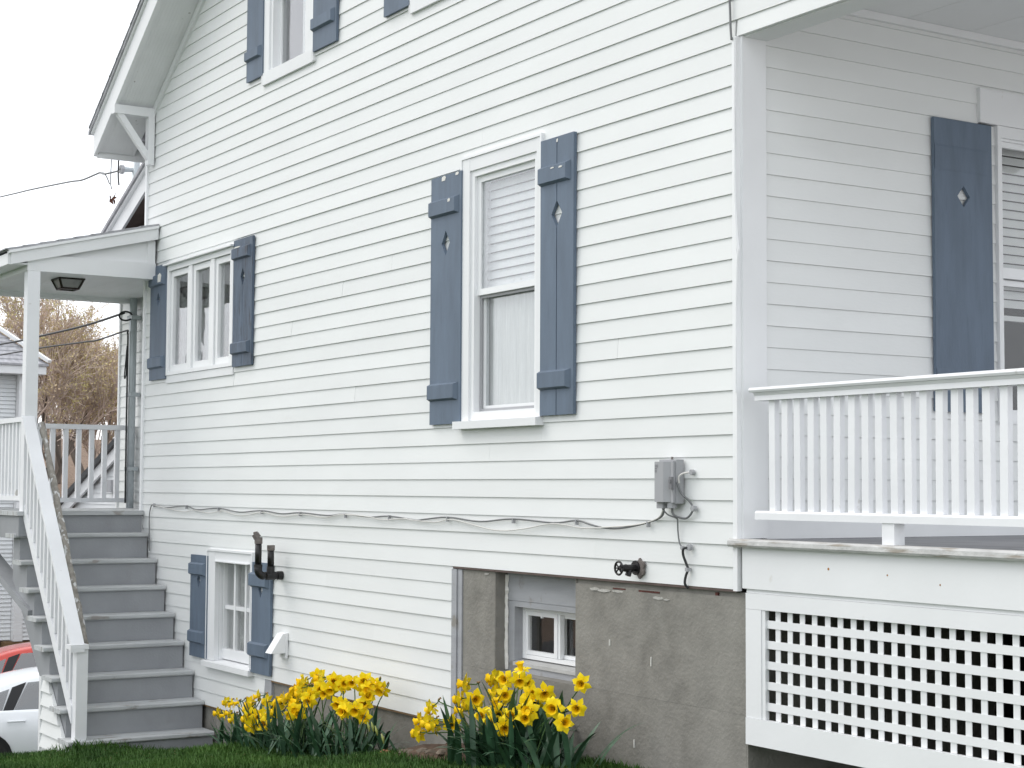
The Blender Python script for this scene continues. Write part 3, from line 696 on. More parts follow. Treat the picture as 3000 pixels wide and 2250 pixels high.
# beams, ceiling, shed roof
bx('beam', -7.745, -7.60, -1.11, -.03, 2.196, 2.33, 'trim', bp); bx('beam', -9.62, -7.746, -1.11, -.98, 2.196, 2.33, 'trim', bp); bx('beam', -9.62, -9.50, -.979, .47, 2.196, 2.33, 'trim', bp)
for i in range(9): bx('ceiling_board', -9.5, -7.746, -.978+i*.16, -.978+i*.16+.158, 2.235, 2.25, 'trim', bp)
def shed(y): return 2.60+.245*(y-.0)
def shed_bar(name, x0, x1, y0, y1, h0, h1, m):
    v = [(x, y, shed(y)+h) for x in (x0, x1) for y in (y0, y1) for h in (h0, h1)]
    return mesh_obj(name, v, [(0, 1, 3, 2), (4, 5, 7, 6), (0, 1, 5, 4), (2, 3, 7, 6), (0, 2, 6, 4), (1, 3, 7, 5)], m, bp)
mb = MB(); mb.prism([(-1.10, 2.331), (-.03, 2.331), (-.03, shed(-.03)-.05), (-1.10, shed(-1.1)-.05)], lambda p, e: (-7.66 if e else -7.63, p[0], p[1])); mb.build('gable_panel', 'trim', bp)
mb = MB(); mb.box(-7.655, -7.62, -.10, -.03, 2.332, 2.52); mb.build('corner_trim', 'trim', bp)
shed_bar('rake_fascia', -7.60, -7.575, -1.25, -.02, -.06, .032, 'trim'); shed_bar('drip_edge', -7.62, -7.56, -1.27, -.02, .033, .055, 'vinyl')
rs = shed_bar('roof', -9.85, -7.57, -1.28, -.018, .056, .068, 'shingle_light')
shed_bar('roof', -9.85, -7.91, -.0175, .45, .056, .074, 'shingle')
for i in range(9):
    y0 = -1.30+i*.14
    v = [(x, y, shed(y)+h) for x in (-9.86, -7.572) for y, h in ((y0, .0685), (y0, .078), (y0+.16, .0685), (y0+.16, .071))]
    mesh_obj('shingle_course', v, [(0, 1, 3, 2), (4, 5, 7, 6), (0, 1, 5, 4), (1, 3, 7, 5), (3, 2, 6, 7), (2, 0, 4, 6)], 'shingle_light', rs)
bx('eave_fascia', -9.83, -7.601, -1.272, -1.25, 2.235, 2.325, 'trim', bp)
bx('eave_soffit', -9.8, -7.602, -1.249, -1.111, 2.24, 2.255, 'trim', bp)
# ceiling light
lt = thing('porch_light', 'dark square ceiling lantern under the back porch roof', 'light fixture', (-8.35, -.60, 2.23))
def frustum(mb, cx, cy, z0, z1, w0, w1):
    v = [(cx+i*w0, cy+j*w0, z0) for i, j in ((-1, -1), (1, -1), (1, 1), (-1, 1))]+[(cx+i*w1, cy+j*w1, z1) for i, j in ((-1, -1), (1, -1), (1, 1), (-1, 1))]
    return mb.add(v, BF)
frustum(MB(), -8.30, -.56, 2.222, 2.2345, .115, .115).build('canopy', 'bronze', lt)
frustum(MB(), -8.30, -.56, 2.15, 2.2215, .07, .10).build('shade', 'lampglass', lt)
mb = MB()
for i, j in ((-1, -1), (1, -1), (1, 1), (-1, 1)): mb.bar((-8.30+i*.072, -.56+j*.072, 2.147), (-8.30+i*.104, -.56+j*.104, 2.222), .014, .014)
for a, b in (((-1, -1), (1, -1)), ((1, -1), (1, 1)), ((1, 1), (-1, 1)), ((-1, 1), (-1, -1))):
    mb.bar((-8.30+a[0]*.072, -.56+a[1]*.072, 2.147), (-8.30+b[0]*.072, -.56+b[1]*.072, 2.147), .014, .014)
mb.build('cage', 'bronze', lt)

# ================================================================= STAIRS
st = thing('staircase', 'grey painted wooden staircase with white handrail against the house', 'stairs', (-6.9, -.55, -1.5))
NOS = [(-7.686+.2156*j, .069-.2093*j) for j in range(8)]
for j, (x, z) in enumerate(NOS):
    mb = MB(); mb.prism([(x-.255, z-.034), (x-.006, z-.034), (x, z-.026), (x, z-.007), (x-.006, z), (x-.255, z)], lambda p, e: (p[0], -1.145 if e == 0 else -.022, p[1])); mb.build('tread', 'tread_grey_lit', st)
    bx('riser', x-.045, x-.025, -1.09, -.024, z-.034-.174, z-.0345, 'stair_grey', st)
bx('riser', -7.868, -7.848, -1.09, -.024, .0695, .2155, 'stair_grey', st)
bx('landing_nosing', -7.87, -7.815, -1.019, -.022, .2165, .2515, 'tread_grey_lit', st)
mb = MB()
for ys in (-1.088, -.066):
    poly = [(-7.9, -.25), (-7.9, .035)]
    for x, z in NOS: poly += [(x-.05, z-.0345+.0), (x-.05, z-.0345-.17)]
    poly = [(-7.9, .03)] + [q for x, z in NOS for q in ((x-.26, z-.036), (x-.048, z-.036))] + [(NOS[-1][0]-.048, -1.62), (NOS[-1][0]-.25, -1.62), (-7.9, -.30)]
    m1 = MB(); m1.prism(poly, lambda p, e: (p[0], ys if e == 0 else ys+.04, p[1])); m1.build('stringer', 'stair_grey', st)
# sided skirt below the lower flight, outside face
bx('corner_trim', -6.985, -6.945, -1.125, -1.09, -2.0, -1.0, 'vinyl', st)
for i in range(8):
    z = -1.84+i*.105; xr = -6.20-(z+1.60)*1.03 if z > -1.6 else -6.2
    xr2 = -6.20-(z+.105+1.60)*1.03 if z+.105 > -1.6 else -6.2
    if xr2 < -6.93: xr2 = -6.93
    if xr < -6.93: break
    siding_board(-6.944, -6.944, xr, xr2, z, z+.1045, z, lambda u, d, w_: (u, -1.105-d, w_), parent=st, lip=.022)
# rail
bx('newel_post', -6.300, -6.210, -1.085, -1.000, -1.75, -.735, 'rail_white', st)
def rz(x): return 1.0-1.235*(x+7.6)
capv = []
for x in (-7.600, -6.195):
    for y, h in ((-1.13, -.02), (-1.13, .02), (-1.03, .02), (-1.03, -.02)): capv.append((x, y, rz(x)+h))
mesh_obj('handrail', capv, [(0, 1, 2, 3), (4, 5, 6, 7), (0, 1, 5, 4), (1, 2, 6, 5), (2, 3, 7, 6), (3, 0, 4, 7)], 'rail_white', st)
bx('handrail_end', -6.31, -6.196, -1.135, -1.000, -.7345, -.70, 'rail_white', st)
def bz(x): return .365-1.11*(x+7.77)
bv = []
for x in (-7.70, -6.29):
    for y, h in ((-1.095, .0), (-1.095, .13), (-1.06, .13), (-1.06, .0)): bv.append((x, y, bz(x)+h))
mesh_obj('bottom_rail', bv, [(0, 1, 2, 3), (4, 5, 6, 7), (0, 1, 5, 4), (1, 2, 6, 5), (2, 3, 7, 6), (3, 0, 4, 7)], 'rail_white', st)
for i in range(13):
    x = -7.56+i*.1
    if rz(x)-.02 > bz(x)+.16: bx('baluster', x, x+.034, -1.094, -1.06, bz(x)+.10, rz(x+.034)-.025, 'rail_white', st)
pts = [Vector((-7.60, -.965, .955)).lerp(Vector((-6.37, -.965, -.735)), i/30)+Vector((0, random.uniform(-.004, .004), random.uniform(-.004, .004))) for i in range(31)]
MB().tube(pts, [.026+random.uniform(-.004, .005) for _ in pts], 8).build('grab_rail', 'grab', st, smooth=True)
MB().bar((-6.55, -.965, -.48), (-6.55, -1.05, -.55), .02, .02).build('rail_bracket', 'iron_cap', st)
MB().bar((-7.35, -.965, .61), (-7.35, -1.05, .55), .02, .02).build('rail_bracket', 'iron_cap', st)

# ================================================================= WALL FITTINGS
# utility box
ub = thing('utility_box', 'grey plastic utility box screwed to the siding by the porch corner', 'utility box', (-.49, -.02, .47))
mb = MB(); mb.prism([(-.538, -.02), (-.538, -.085), (-.526, -.094), (-.458, -.094), (-.420, -.066), (-.420, -.02)], lambda p, e: (p[0], p[1], .395 if e == 0 else .588)); mb.build('cover', 'plastic_grey', ub)
bx('back_plate', -.530, -.396, -.062, -.018, .388, .598, 'plastic_grey', ub)
bx('hinge_bead', -.421, -.404, -.076, -.063, .392, .59, 'plastic_grey', ub)
bx('latch', -.416, -.396, -.092, -.0785, .455, .515, 'plastic_dark', ub); bx('latch_screw', -.411, -.399, -.098, -.0925, .488, .502, 'plastic_dark', ub)
bx('cable_gland', -.535, -.488, -.075, -.03, .364, .3945, 'plastic_grey', ub)
MB().tube([(-.445, -.05, .394), (-.445, -.05, .366)], .024, 10).build('cable_gland', 'plastic_grey', ub)
for i in range(5): bx('embossed_line', -.524, -.524+(.026 if i in (0, 1) else .016), -.0955, -.0942, .570-i*.008, .573-i*.008, 'plastic_dark', ub)
MB().tube([(-.47, -.03, .598), (-.47, -.03, .612)], .006, 6).build('screw', 'iron_cap', ub)
BLACK = [(-7.634, -.079), (-7.661, .181), (-7.626, .283), (-7.554, .304), (-7.284, .284), (-6.836, .303), (-6.597, .276), (-6.156, .293), (-5.752, .269), (-5.344, .286), (-4.993, .269), (-4.682, .281), (-4.255, .269), (-4.005, .282), (-3.628, .270), (-3.373, .279), (-3.040, .261), (-2.925, .267), (-2.640, .285), (-2.274, .267), (-1.916, .288), (-1.512, .275), (-1.295, .291), (-1.174, .274), (-1.038, .258), (-.881, .262), (-.683, .291), (-.559, .324), (-.515, .368)]
WHITE = [(-7.554, .302), (-6.894, .256), (-6.655, .272), (-6.337, .253), (-6.059, .273), (-5.790, .246), (-5.582, .251), (-5.294, .274), (-4.992, .249), (-4.625, .270), (-4.297, .254), (-4.026, .279), (-3.628, .270), (-3.475, .255), (-3.164, .266), (-3.099, .262), (-2.789, .252), (-2.566, .271), (-2.106, .222), (-1.801, .236), (-1.512, .270), (-1.238, .254), (-1.038, .261), (-.752, .281), (-.582, .317), (-.513, .366)]
CLIPS = [(-7.554, .304), (-6.820, .298), (-6.151, .288), (-5.339, .280), (-4.686, .276), (-3.985, .275), (-3.373, .275), (-2.643, .277), (-1.913, .282), (-1.293, .286), (-.670, .288)]
def strand(name, pts, y, r, m, label):
    p = catmull([(x, y if i < len(pts)-1 else y-.02, z) for i, (x, z) in enumerate(pts)], 5)
    o = MB().tube(p, r, 5).build(name, m, smooth=True); return tag(o, label, 'cable')
o = strand('wall_cable', BLACK, -.026, .0050, 'cable_grey', 'thick dark grey cable sagging along the siding to the utility box')
for x, z in CLIPS: bx('cable_clip', x-.004, x+.004, -.034, -.014, z-.018, z+.010, 'plastic_grey', o)
strand('wall_cable', WHITE, -.030, .0036, 'cable_white', 'thin white cable looping below the dark cable on the siding')
def wire(pts, r, m, label):
    return tag(MB().tube(catmull(pts, 6), r, 5).build('wall_wire', m, smooth=True), label, 'wire')
o = wire([(-.395, -.06, .49), (-.370, -.05, .435), (-.335, -.035, .405), (-.312, -.03, .37), (-.33, -.03, .335), (-.375, -.03, .318), (-.44, -.045, .335), (-.445, -.05, .366)], .0055, 'cable_grey', 'grey wire looping out beside the utility box into its bottom')
MB().tube([(-.305, -.018, .366), (-.305, -.040, .366)], .014, 8).build('wire_clamp', 'plastic_grey', o)
o = wire([(-.39, -.05, .485), (-.385, -.055, .515), (-.36, -.045, .532), (-.325, -.022, .537)], .005, 'cable_white', 'short light wire arching from the box latch to a wall plug')
MB().tube([(-.322, -.016, .537), (-.322, -.034, .537)], .013, 8).build('wall_plug', 'plastic_grey', o)
o = wire([(-.51, -.06, .366), (-.48, -.05, .335), (-.43, -.035, .318), (-.428, -.03, .30), (-.43, -.026, .25), (-.418, -.026, .20), (-.400, -.022, .178)], .0038, 'cable_grey', 'thin grey ground wire hanging straight down below the utility box')
MB().tube([(-.398, -.016, .178), (-.398, -.032, .178)], .010, 8).build('wall_plug', 'plastic_grey', o)
o = wire([(-.345, -.02, .181), (-.362, -.045, .175), (-.372, -.04, .145), (-.362, -.03, .105), (-.354, -.026, .078), (-.368, -.028, .045), (-.375, -.028, .01), (-.370, -.012, -.012)], .0065, 'cable_black', 'black S-shaped cable entering the foundation below the utility box')
MB().tube([(-.343, -.015, .182), (-.343, -.034, .182)], .015, 8).build('wall_plug', 'plastic_grey', o); bx('cable_clip', -.365, -.345, -.036, -.012, .068, .086, 'plastic_grey', o)
tag(MB().tube(catmull([(-.055, -.022, 3.1), (-.05, -.022, 2.85), (-.035, -.024, 2.72), (-.022, -.03, 2.60), (-.014, -.032, 2.545)], 6), .0055, 5).build('corner_wire', 'cable_grey', smooth=True), 'dark wire running down the siding to the top of the porch corner', 'wire')

# oil-tank pipes
pp = thing('filler_pipes', 'black iron filler pipes with grey caps rising beside the basement window', 'pipe', (-5.0, -.1, -.17))
X = -5.0
def arc(c, r, a0, a1, n, fn): return [fn(c, r, R(a0+(a1-a0)*i/n)) for i in range(n+1)]
elb = [(X, -.15, -.165)]+[(X, -.15-.045*math.sin(t), -.165+.045*(1-math.cos(t))) for t in [R(90*i/6) for i in range(7)]]+[(X, -.195, -.09)]
MB().tube([(X, -.015, -.165), (X, -.15, -.165)], .022, 12).build('outlet_pipe', 'iron', pp, smooth=False)
MB().tube([(X, -.012, -.165), (X, -.05, -.165)], .031, 12).build('wall_collar', 'iron', pp)
MB().tube(elb, .028, 12).build('elbow', 'iron', pp, smooth=True)
MB().tube([(X, -.065, -.165), (X, -.135, -.165)], .030, 12).build('tee', 'iron', pp)
MB().tube([(X, -.10, -.165), (X, -.10, -.10)], .028, 12).build('tee', 'iron', pp)
MB().tube([(X, -.195, -.09), (X, -.195, .075)], .0235, 12).build('riser_pipe', 'iron', pp, smooth=True)
MB().tube([(X, -.195, -.105), (X, -.195, -.085)], .030, 12).build('coupling', 'iron', pp)
MB().tube([(X, -.10, -.10), (X, -.10, .020)], .0235, 12).build('riser_pipe', 'iron', pp, smooth=True)
MB().tube([(X, -.195, .06), (X, -.195, .105)], .028, 12).build('cap_collar', 'iron_cap', pp)
MB().tube([(X-.006, -.200, .100), (X-.016, -.215, .128)], [.028, .026], 8).build('hinged_cap', 'iron_cap', pp)
MB().tube([(X-.02, -.205, .118), (X-.02, -.212, .142)], .016, 6).build('cap_knob', 'iron_cap', pp)
MB().tube([(X, -.10, .012), (X, -.10, .048)], .0275, 12).build('cap', 'iron_cap', pp)

# spigot
sp = thing('garden_spigot', 'black iron hose spigot with round wheel handle on the siding', 'spigot', (-.77, -.02, .068))
MB().tube([(-.77, -.014, .068), (-.77, -.032, .068)], .036, 12).build('flange', 'iron', sp)
MB().tube([(-.77, -.03, .068), (-.77, -.085, .068)], .017, 10).build('body', 'iron', sp)
MB().tube([(-.77, -.06, .068), (-.77, -.075, .030)], [.015, .016], 10).build('spout', 'iron', sp)
MB().tube([(-.77, -.085, .068), (-.77, -.128, .068)], [.020, .012], 10).build('bonnet', 'iron', sp)
mb = MB(); mb.tube([(-.77+.032*math.cos(t), -.130, .068+.032*math.sin(t)) for t in [i/16*2*math.pi for i in range(17)]], .0055, 6)
for i in range(4):
    t = i*math.pi/4; mb.bar((-.77+.03*math.cos(t), -.130, .068+.03*math.sin(t)), (-.77-.03*math.cos(t), -.130, .068-.03*math.sin(t)), .005, .006)
mb.build('wheel_handle', 'iron', sp, smooth=True)
n = 16; pts = [(-.745+.038*math.cos(i/n*6.283)*random.uniform(.7, 1.15), .066+.05*math.sin(i/n*6.283)*random.uniform(.7, 1.15)) for i in range(n)]
mb = MB(); mb.prism(pts, lambda p, e: (p[0], -.026 if e else -.013, p[1])); mb.build('sealant', 'iron_cap', sp)

# dryer vent hood
dv = thing('dryer_vent', 'white plastic vent hood on the siding beside the basement shutter', 'vent', (-4.94, -.02, -.64))
bx('wall_flange', -5.005, -4.885, -.028, -.012, -.735, -.56, 'vinyl', dv)
v = [(-4.995, -.028, -.565), (-4.895, -.028, -.565), (-4.895, -.045, -.565), (-4.995, -.045, -.565), (-4.995, -.028, -.70), (-4.895, -.028, -.70), (-4.895, -.135, -.70), (-4.995, -.135, -.70)]
mesh_obj('hood', v, [(0, 1, 2, 3), (0, 3, 7, 4), (1, 5, 6, 2), (3, 2, 6, 7), (0, 4, 5, 1)], 'vinyl', dv)
bx('flap', -4.985, -4.905, -.12, -.035, -.694, -.688, 'plastic_grey', dv)

# service mast, meter wires
ms = thing('service_mast', 'galvanised conduit mast clamped to the rear wall', 'conduit', (-9.43, .44, .3))
MB().tube([(-9.43, .425, -1.0), (-9.43, .425, 4.2)], .036, 12).build('conduit', 'galv', ms, smooth=True)
for z in (-.3, .62, 1.32, 2.05, 2.9): bx('clamp', -9.49, -9.36, .385, .478, z-.018, z+.018, 'galv', ms)
MB().tube([(-9.43, .40, 3.46), (-9.43, .29, 3.455)], [.02, .03], 8).build('insulator', 'galv', ms); MB().tube([(-9.43, .30, 3.455), (-9.43, .27, 3.455)], .045, 8).build('insulator_ring', 'plastic_grey', ms)
MB().tube([(-9.43, .45, 3.46), (-9.43, .52, 3.465)], .016, 8).build('insulator_bolt', 'iron_cap', ms)
def span(name, pts, r, m, label): return tag(MB().tube(catmull(pts, 8), r, 5).build(name, m, smooth=True), label, 'wire')
span('service_wire', [(-9.43, .27, 3.455), (-9.66, .327, 3.481), (-10.02, .313, 3.506), (-10.235, .342, 3.556), (-10.46, .36, 3.572), (-11.02, .404, 3.607), (-11.59, .436, 3.675), (-13.78, .67, 3.94), (-15.98, .907, 4.193), (-26, 1.95, 5.35)], .009, 'cable_grey', 'overhead service wire running from the mast into the white sky')
span('drip_loop', [(-10.24, .342, 3.55), (-10.1, .33, 3.53), (-10.02, .335, 3.48), (-9.96, .345, 3.40)], .006, 'cable_grey', 'wire end curling down from the overhead service wire')
span('drip_loop', [(-9.43, .26, 3.95), (-9.44, .255, 3.6), (-9.43, .25, 3.40), (-9.42, .255, 3.30)], .008, 'cable_black', 'dark wire hanging straight down in front of the insulator')
span('drip_loop', [(-9.46, .20, 3.95), (-9.47, .195, 3.55), (-9.47, .19, 3.34), (-9.46, .20, 3.26)], .005, 'cable_grey', 'thin pale wire hanging beside the insulator')
span('phone_line', [(-9.42, .33, 2.09), (-10.6, .34, 2.065), (-12.32, .388, 2.085), (-14.06, .433, 2.118), (-26, .75, 2.45)], .012, 'cable_black', 'black line crossing in front of the budding tree to a ring on the mast')
rg = MB().tube([(-9.415+.02*math.cos(t), .345+.055*math.cos(t), 2.06+.042*math.sin(t)) for t in [i/20*2*math.pi for i in range(21)]], .009, 5).build('cable_ring', 'cable_black', smooth=True)
tag(rg, 'coiled black ring of cable where the upper line meets the mast', 'cable')
span('phone_line', [(-9.42, .375, .3), (-9.42, .372, 1.1), (-9.42, .372, 1.80), (-9.42, .368, 1.90), (-9.43, .35, 1.92), (-10.2, .345, 1.89), (-10.6, .35, 1.90), (-12.33, .389, 1.955), (-14.07, .438, 1.993), (-26, .78, 2.30)], .009, 'cable_black', 'thin black line dropping down along the mast from the lower span')
span('wire_loop', [(-9.42, .365, 1.78), (-9.42, .352, 1.6), (-9.42, .345, 1.50), (-9.42, .350, 1.47), (-9.42, .360, 1.52), (-9.42, .364, 1.70)], .006, 'cable_black', 'narrow hanging loop of spare black wire beside the mast')
# outlet box is on the garage; a bunch of dry leaves caught on a thread
dl = thing('dry_leaf', 'small bunch of reddish dry leaves dangling below the overhead wire', 'leaf', (-8.93, .03, 3.08))
for i in range(5):
    a = i*1.3; c = Vector((-8.93+.02*math.cos(a), .03+.02*math.sin(a*2), 3.08+.022*math.sin(a))); d = Vector((math.cos(a), .4, math.sin(a)))*.05
    sd = Vector((-d.z, .02, d.x))*.45
    mesh_obj('leaf_blade', [c-d*.4, c+sd, c+d, c-sd, c+Vector((.0, .012, .004))], [(0, 1, 4), (1, 2, 4), (2, 3, 4), (3, 0, 4)], 'dryleaf', dl, fix=False)
MB().tube(catmull([(-8.93, .03, 3.08), (-9.1, .1, 3.25), (-9.2, .15, 3.36), (-9.43, .26, 3.44)], 5), .0012, 4).build('stalk', 'cable_white', dl)

# ================================================================= DAFFODILS
def petal_mesh():
    mb = MB()
    for k in range(6):
        a = k*math.pi/3+random.uniform(-.1, .1); tw = random.uniform(-.15, .15); up = .010 if k % 2 else .003
        L_ = .046*random.uniform(.92, 1.08); W = .017*random.uniform(.9, 1.1)
        def P(r, s, h): return (math.cos(a)*r-math.sin(a)*s, math.sin(a)*r+math.cos(a)*s, h)
        v = [P(.006, 0, 0), P(.018, -W*.72, .004+tw*.02), P(.018, 0, up*.4), P(.018, W*.72, .004-tw*.02), P(.031, -W*.85, .005+tw*.03), P(.031, 0, up), P(.031, W*.85, .005-tw*.03), P(L_, 0, up*.2-.002)]
        mb.add(v, [(0, 1, 2), (0, 2, 3), (1, 4, 5, 2), (2, 5, 6, 3), (4, 7, 5), (5, 7, 6)])
    return mb
def trumpet_mesh():
    mb = MB(); n = 12; prof = [(.007, -.004), (.010, .008), (.0125, .022), (.015, .031), (.0195, .036)]
    v = []
    for i, (r, h) in enumerate(prof):
        for k in range(n):
            fr = 1+(.14*math.sin(k*math.pi) if i == 4 else 0)+(.12*(k % 2) if i == 4 else 0)
            v.append((r*fr*math.cos(2*math.pi*k/n), r*fr*math.sin(2*math.pi*k/n), h+(.003*(k % 2) if i == 4 else 0)))
    f = [(i*n+k, i*n+(k+1) % n, (i+1)*n+(k+1) % n, (i+1)*n+k) for i in range(4) for k in range(n)]+[tuple(range(n))]
    return mb.add(v, f)
def hold(name, mb, m, smooth=True):
    me = bpy.data.meshes.new(name); me.from_pydata(mb.v, [], mb.f); me.materials.append(MATS[m])
    if smooth: me.polygons.foreach_set('use_smooth', [True]*len(me.polygons))
    return me
PET = [hold('petals', petal_mesh(), 'petal') for _ in range(5)]; TRU = hold('trumpet', trumpet_mesh(), 'trumpet')
def leaf_mesh(h, lean, droop, w):
    mb = MB(); n = 8; v = []; ang = R(90)-R(3); p = Vector((0, 0, 0)); seg = h/n; th = lean
    tw = random.uniform(-.5, .5)
    for i in range(n+1):
        t = i/n; ww = w*(.75+.5*math.sin(t*2.2))*(1-t**5)*.5; c = math.cos(tw*t); s = math.sin(tw*t)
        v += [(p.x-s*ww*.3, c*ww, p.z+.0), (p.x+.0025*(1-t), 0, p.z), (p.x+s*ww*.3, -c*ww, p.z)]
        th += droop*t*2.2/n
        p = p+Vector((math.sin(th), 0, math.cos(th)))*seg
    for i in range(n): a = i*3; mb.f += [(a, a+1, a+4, a+3), (a+1, a+2, a+5, a+4)]
    mb.v = v; return mb
LEAF = []
for i in range(26):
    k = i/25
    LEAF.append(hold('leaf', leaf_mesh(random.uniform(.26, .40), .06+k*.72, random.uniform(.05, .5)+(1.1*max(0, k-.5)), random.uniform(.021, .032)), 'leafgreen'))
CAMV = Vector((6.04, -5.01, .46))
def clump(name, label, flowers, bases, nleaf, scale=1.0, lmul=1.0, buds=()):
    cx = sum(b[0] for b in bases)/len(bases); cyy = sum(b[1] for b in bases)/len(bases)
    root = thing(name, label, 'flowers', (cx, cyy, gz(cx, cyy)))
    def link(nm, me, parent, loc, rot=None, sc=1.0):
        o = bpy.data.objects.new(nm, me); col.objects.link(o); o.parent = parent; o.location = Vector(loc)-(wl(parent) if parent is root else Vector((0, 0, 0)))
        if rot is not None: o.rotation_mode = 'QUATERNION'; o.rotation_quaternion = rot
        o.scale = (sc,)*3; return o
    for i in range(nleaf):
        bxx, byy, sp_ = random.choice(bases); x = random.gauss(bxx, sp_); y = random.gauss(byy, sp_*.55)
        y = min(y, -.12)
        fl = random.random()**.62; me = LEAF[min(25, int(fl*26))]
        az = random.uniform(0, 2*math.pi)
        if y > -.22 and math.sin(az) > .3 and fl > .3: az = -az           # do not lean into the wall
        q = Vector((0, 0, 1)).rotation_difference(Vector((0, 0, 1))); from mathutils import Quaternion as Q
        link('leaf', me, root, (x, y, gz(x, y)-.02), Q((0, 0, 1), az), random.uniform(.75, 1.15)*lmul)
    from mathutils import Quaternion as Q
    for (x, y, z, k) in flowers:
        p = Vector((x, y, z)); toc = (CAMV-p); toc.z = 0; toc.normalize()
        if k == 2: d = toc + Vector((random.uniform(-.45, .35), random.uniform(-.45, .35), random.uniform(-.35, .15)))
        elif k == 1: d = Vector((-1, -.55, 0)) + Vector((random.uniform(-.3, .5), random.uniform(-.4, .3), random.uniform(-.45, .1)))
        elif k == 3: d = Vector((.1, -.3, 1))
        else: d = Vector((-.7, -.6, 0)) + Vector((random.uniform(-.5, .9), random.uniform(-.6, .3), random.uniform(-.5, .1)))
        d.normalize(); q = Vector((0, 0, 1)).rotation_difference(d) @ Q((0, 0, 1), random.uniform(0, 6))
        sc = scale*random.uniform(.9, 1.1)*(.8 if k == 0 else 1.0)
        fo_ = link('flower', random.choice(PET), root, p, q, sc); link('trumpet', TRU, fo_, (0, 0, 0), None, 1.0)
        b = min(bases, key=lambda b: abs(b[0]-x)+random.uniform(0, .25)); b0 = Vector((b[0]+random.gauss(0, b[2]*.5), min(-.13, b[1]+random.gauss(0, b[2]*.3)), 0)); b0.z = gz(b0.x, b0.y)
        back = p-d*.035*sc; neck = back-d*.02+Vector((0, 0, .012)); mid = b0.lerp(neck, .55)+Vector((0, 0, .05))
        MB().tube(catmull([b0, mid, neck-Vector((0, 0, .02)), neck, back, p-d*.004], 4), .0036, 5).build('stem', 'stemgreen', root, smooth=True)
        MB().tube([neck-d*.006, neck+d*.012], [.006, .004], 5).build('sheath', 'sheath', root)
    for (x, y, z) in buds:
        MB().tube([(x, y, z-.03), (x-.004, y-.004, z), (x-.012, y-.01, z+.028)], [.004, .008, .002], 6).build('flower_bud', 'bud', root, smooth=True)
    return root
FA = [(-5.19,-.33,-1.05,0),(-5.09,-.33,-1.05,0),(-4.99,-.33,-1.03,0),(-5.24,-.37,-1.13,0),(-5.12,-.38,-1.13,0),(-5.04,-.37,-1.11,0),(-4.93,-.39,-1.13,0),(-4.74,-.34,-1.01,1),(-4.71,-.30,-.96,0),(-4.49,-.33,-.97,1),(-4.64,-.38,-1.08,2),(-4.69,-.39,-1.10,1),(-4.55,-.38,-1.07,2),(-4.40,-.38,-1.04,1),(-4.37,-.41,-1.10,2),(-4.55,-.42,-1.13,1),(-4.76,-.35,-1.04,1),(-4.29,-.33,-.96,1),(-4.25,-.32,-.93,1),(-4.15,-.31,-.91,1),(-4.27,-.36,-1.01,1),(-4.04,-.37,-1.00,2),(-3.91,-.38,-.98,2),(-4.14,-.24,-.80,1),(-4.08,-.26,-.82,1),(-3.97,-.22,-.76,2),(-3.89,-.23,-.76,1),(-4.16,-.28,-.87,1),(-4.05,-.29,-.87,1),(-3.91,-.30,-.87,2),(-3.80,-.28,-.82,2),(-3.69,-.24,-.76,2),(-3.65,-.28,-.80,2),(-3.52,-.26,-.77,2),(-3.41,-.25,-.74,2),(-3.27,-.24,-.72,2),(-3.17,-.27,-.75,2),(-3.10,-.25,-.72,2),(-3.11,-.30,-.79,2),(-3.44,-.33,-.87,2),(-3.28,-.36,-.89,2),(-3.14,-.36,-.87,2),(-4.02,-.33,-.92,1)]
FB = [(-2.14,-.40,-.74,1),(-2.10,-.50,-.87,1),(-2.17,-.45,-.81,1),(-2.07,-.46,-.81,1),(-1.98,-.47,-.82,1),(-1.81,-.47,-.79,2),(-1.92,-.31,-.60,1),(-1.74,-.37,-.66,2),(-1.88,-.37,-.67,1),(-1.78,-.42,-.72,1),(-1.68,-.28,-.55,1),(-1.56,-.29,-.54,2),(-1.42,-.29,-.53,2),(-1.47,-.25,-.49,3),(-1.57,-.34,-.61,1),(-1.47,-.35,-.61,2),(-1.11,-.34,-.56,2),(-1.22,-.35,-.58,2),(-1.20,-.39,-.63,2),(-.84,-.30,-.49,2),(-.93,-.40,-.61,2),(-.73,-.40,-.59,2),(-.76,-.46,-.66,2),(-1.55,-.43,-.72,2),(-1.46,-.41,-.67,3),(-1.40,-.43,-.70,2),(-1.27,-.43,-.69,2),(-1.40,-.47,-.74,2),(-1.26,-.48,-.74,2),(-1.13,-.44,-.68,2),(-1.13,-.41,-.65,2)]
_r = random.Random(9)
FA += [(x+_r.uniform(-.07, .07), y+_r.uniform(-.03, .05), z+_r.uniform(-.05, .03), k) for x, y, z, k in FA[22:] if _r.random() < .6]
FB += [(x+_r.uniform(-.06, .06), y+_r.uniform(-.03, .06), z+_r.uniform(-.06, .02), k) for x, y, z, k in FB[6:] if _r.random() < .3]
clump('daffodil_clump', 'long drift of yellow daffodils growing between the stairs and the bare foundation', FA, [(-4.85, -.34, .15), (-4.45, -.33, .17), (-4.0, -.32, .18), (-3.65, -.31, .17), (-3.25, -.31, .15)], 298, 1.25, .95, [(-3.02, -.33, -.96), (-2.95, -.34, -.95), (-2.92, -.33, -.97), (-2.8, -.35, -1.0)])
clump('daffodil_clump', 'bushy clump of yellow daffodils in front of the foundation window', FB, [(-1.5, -.38, .17), (-1.15, -.38, .17), (-1.3, -.44, .14)], 298, 1.25, 1.06)

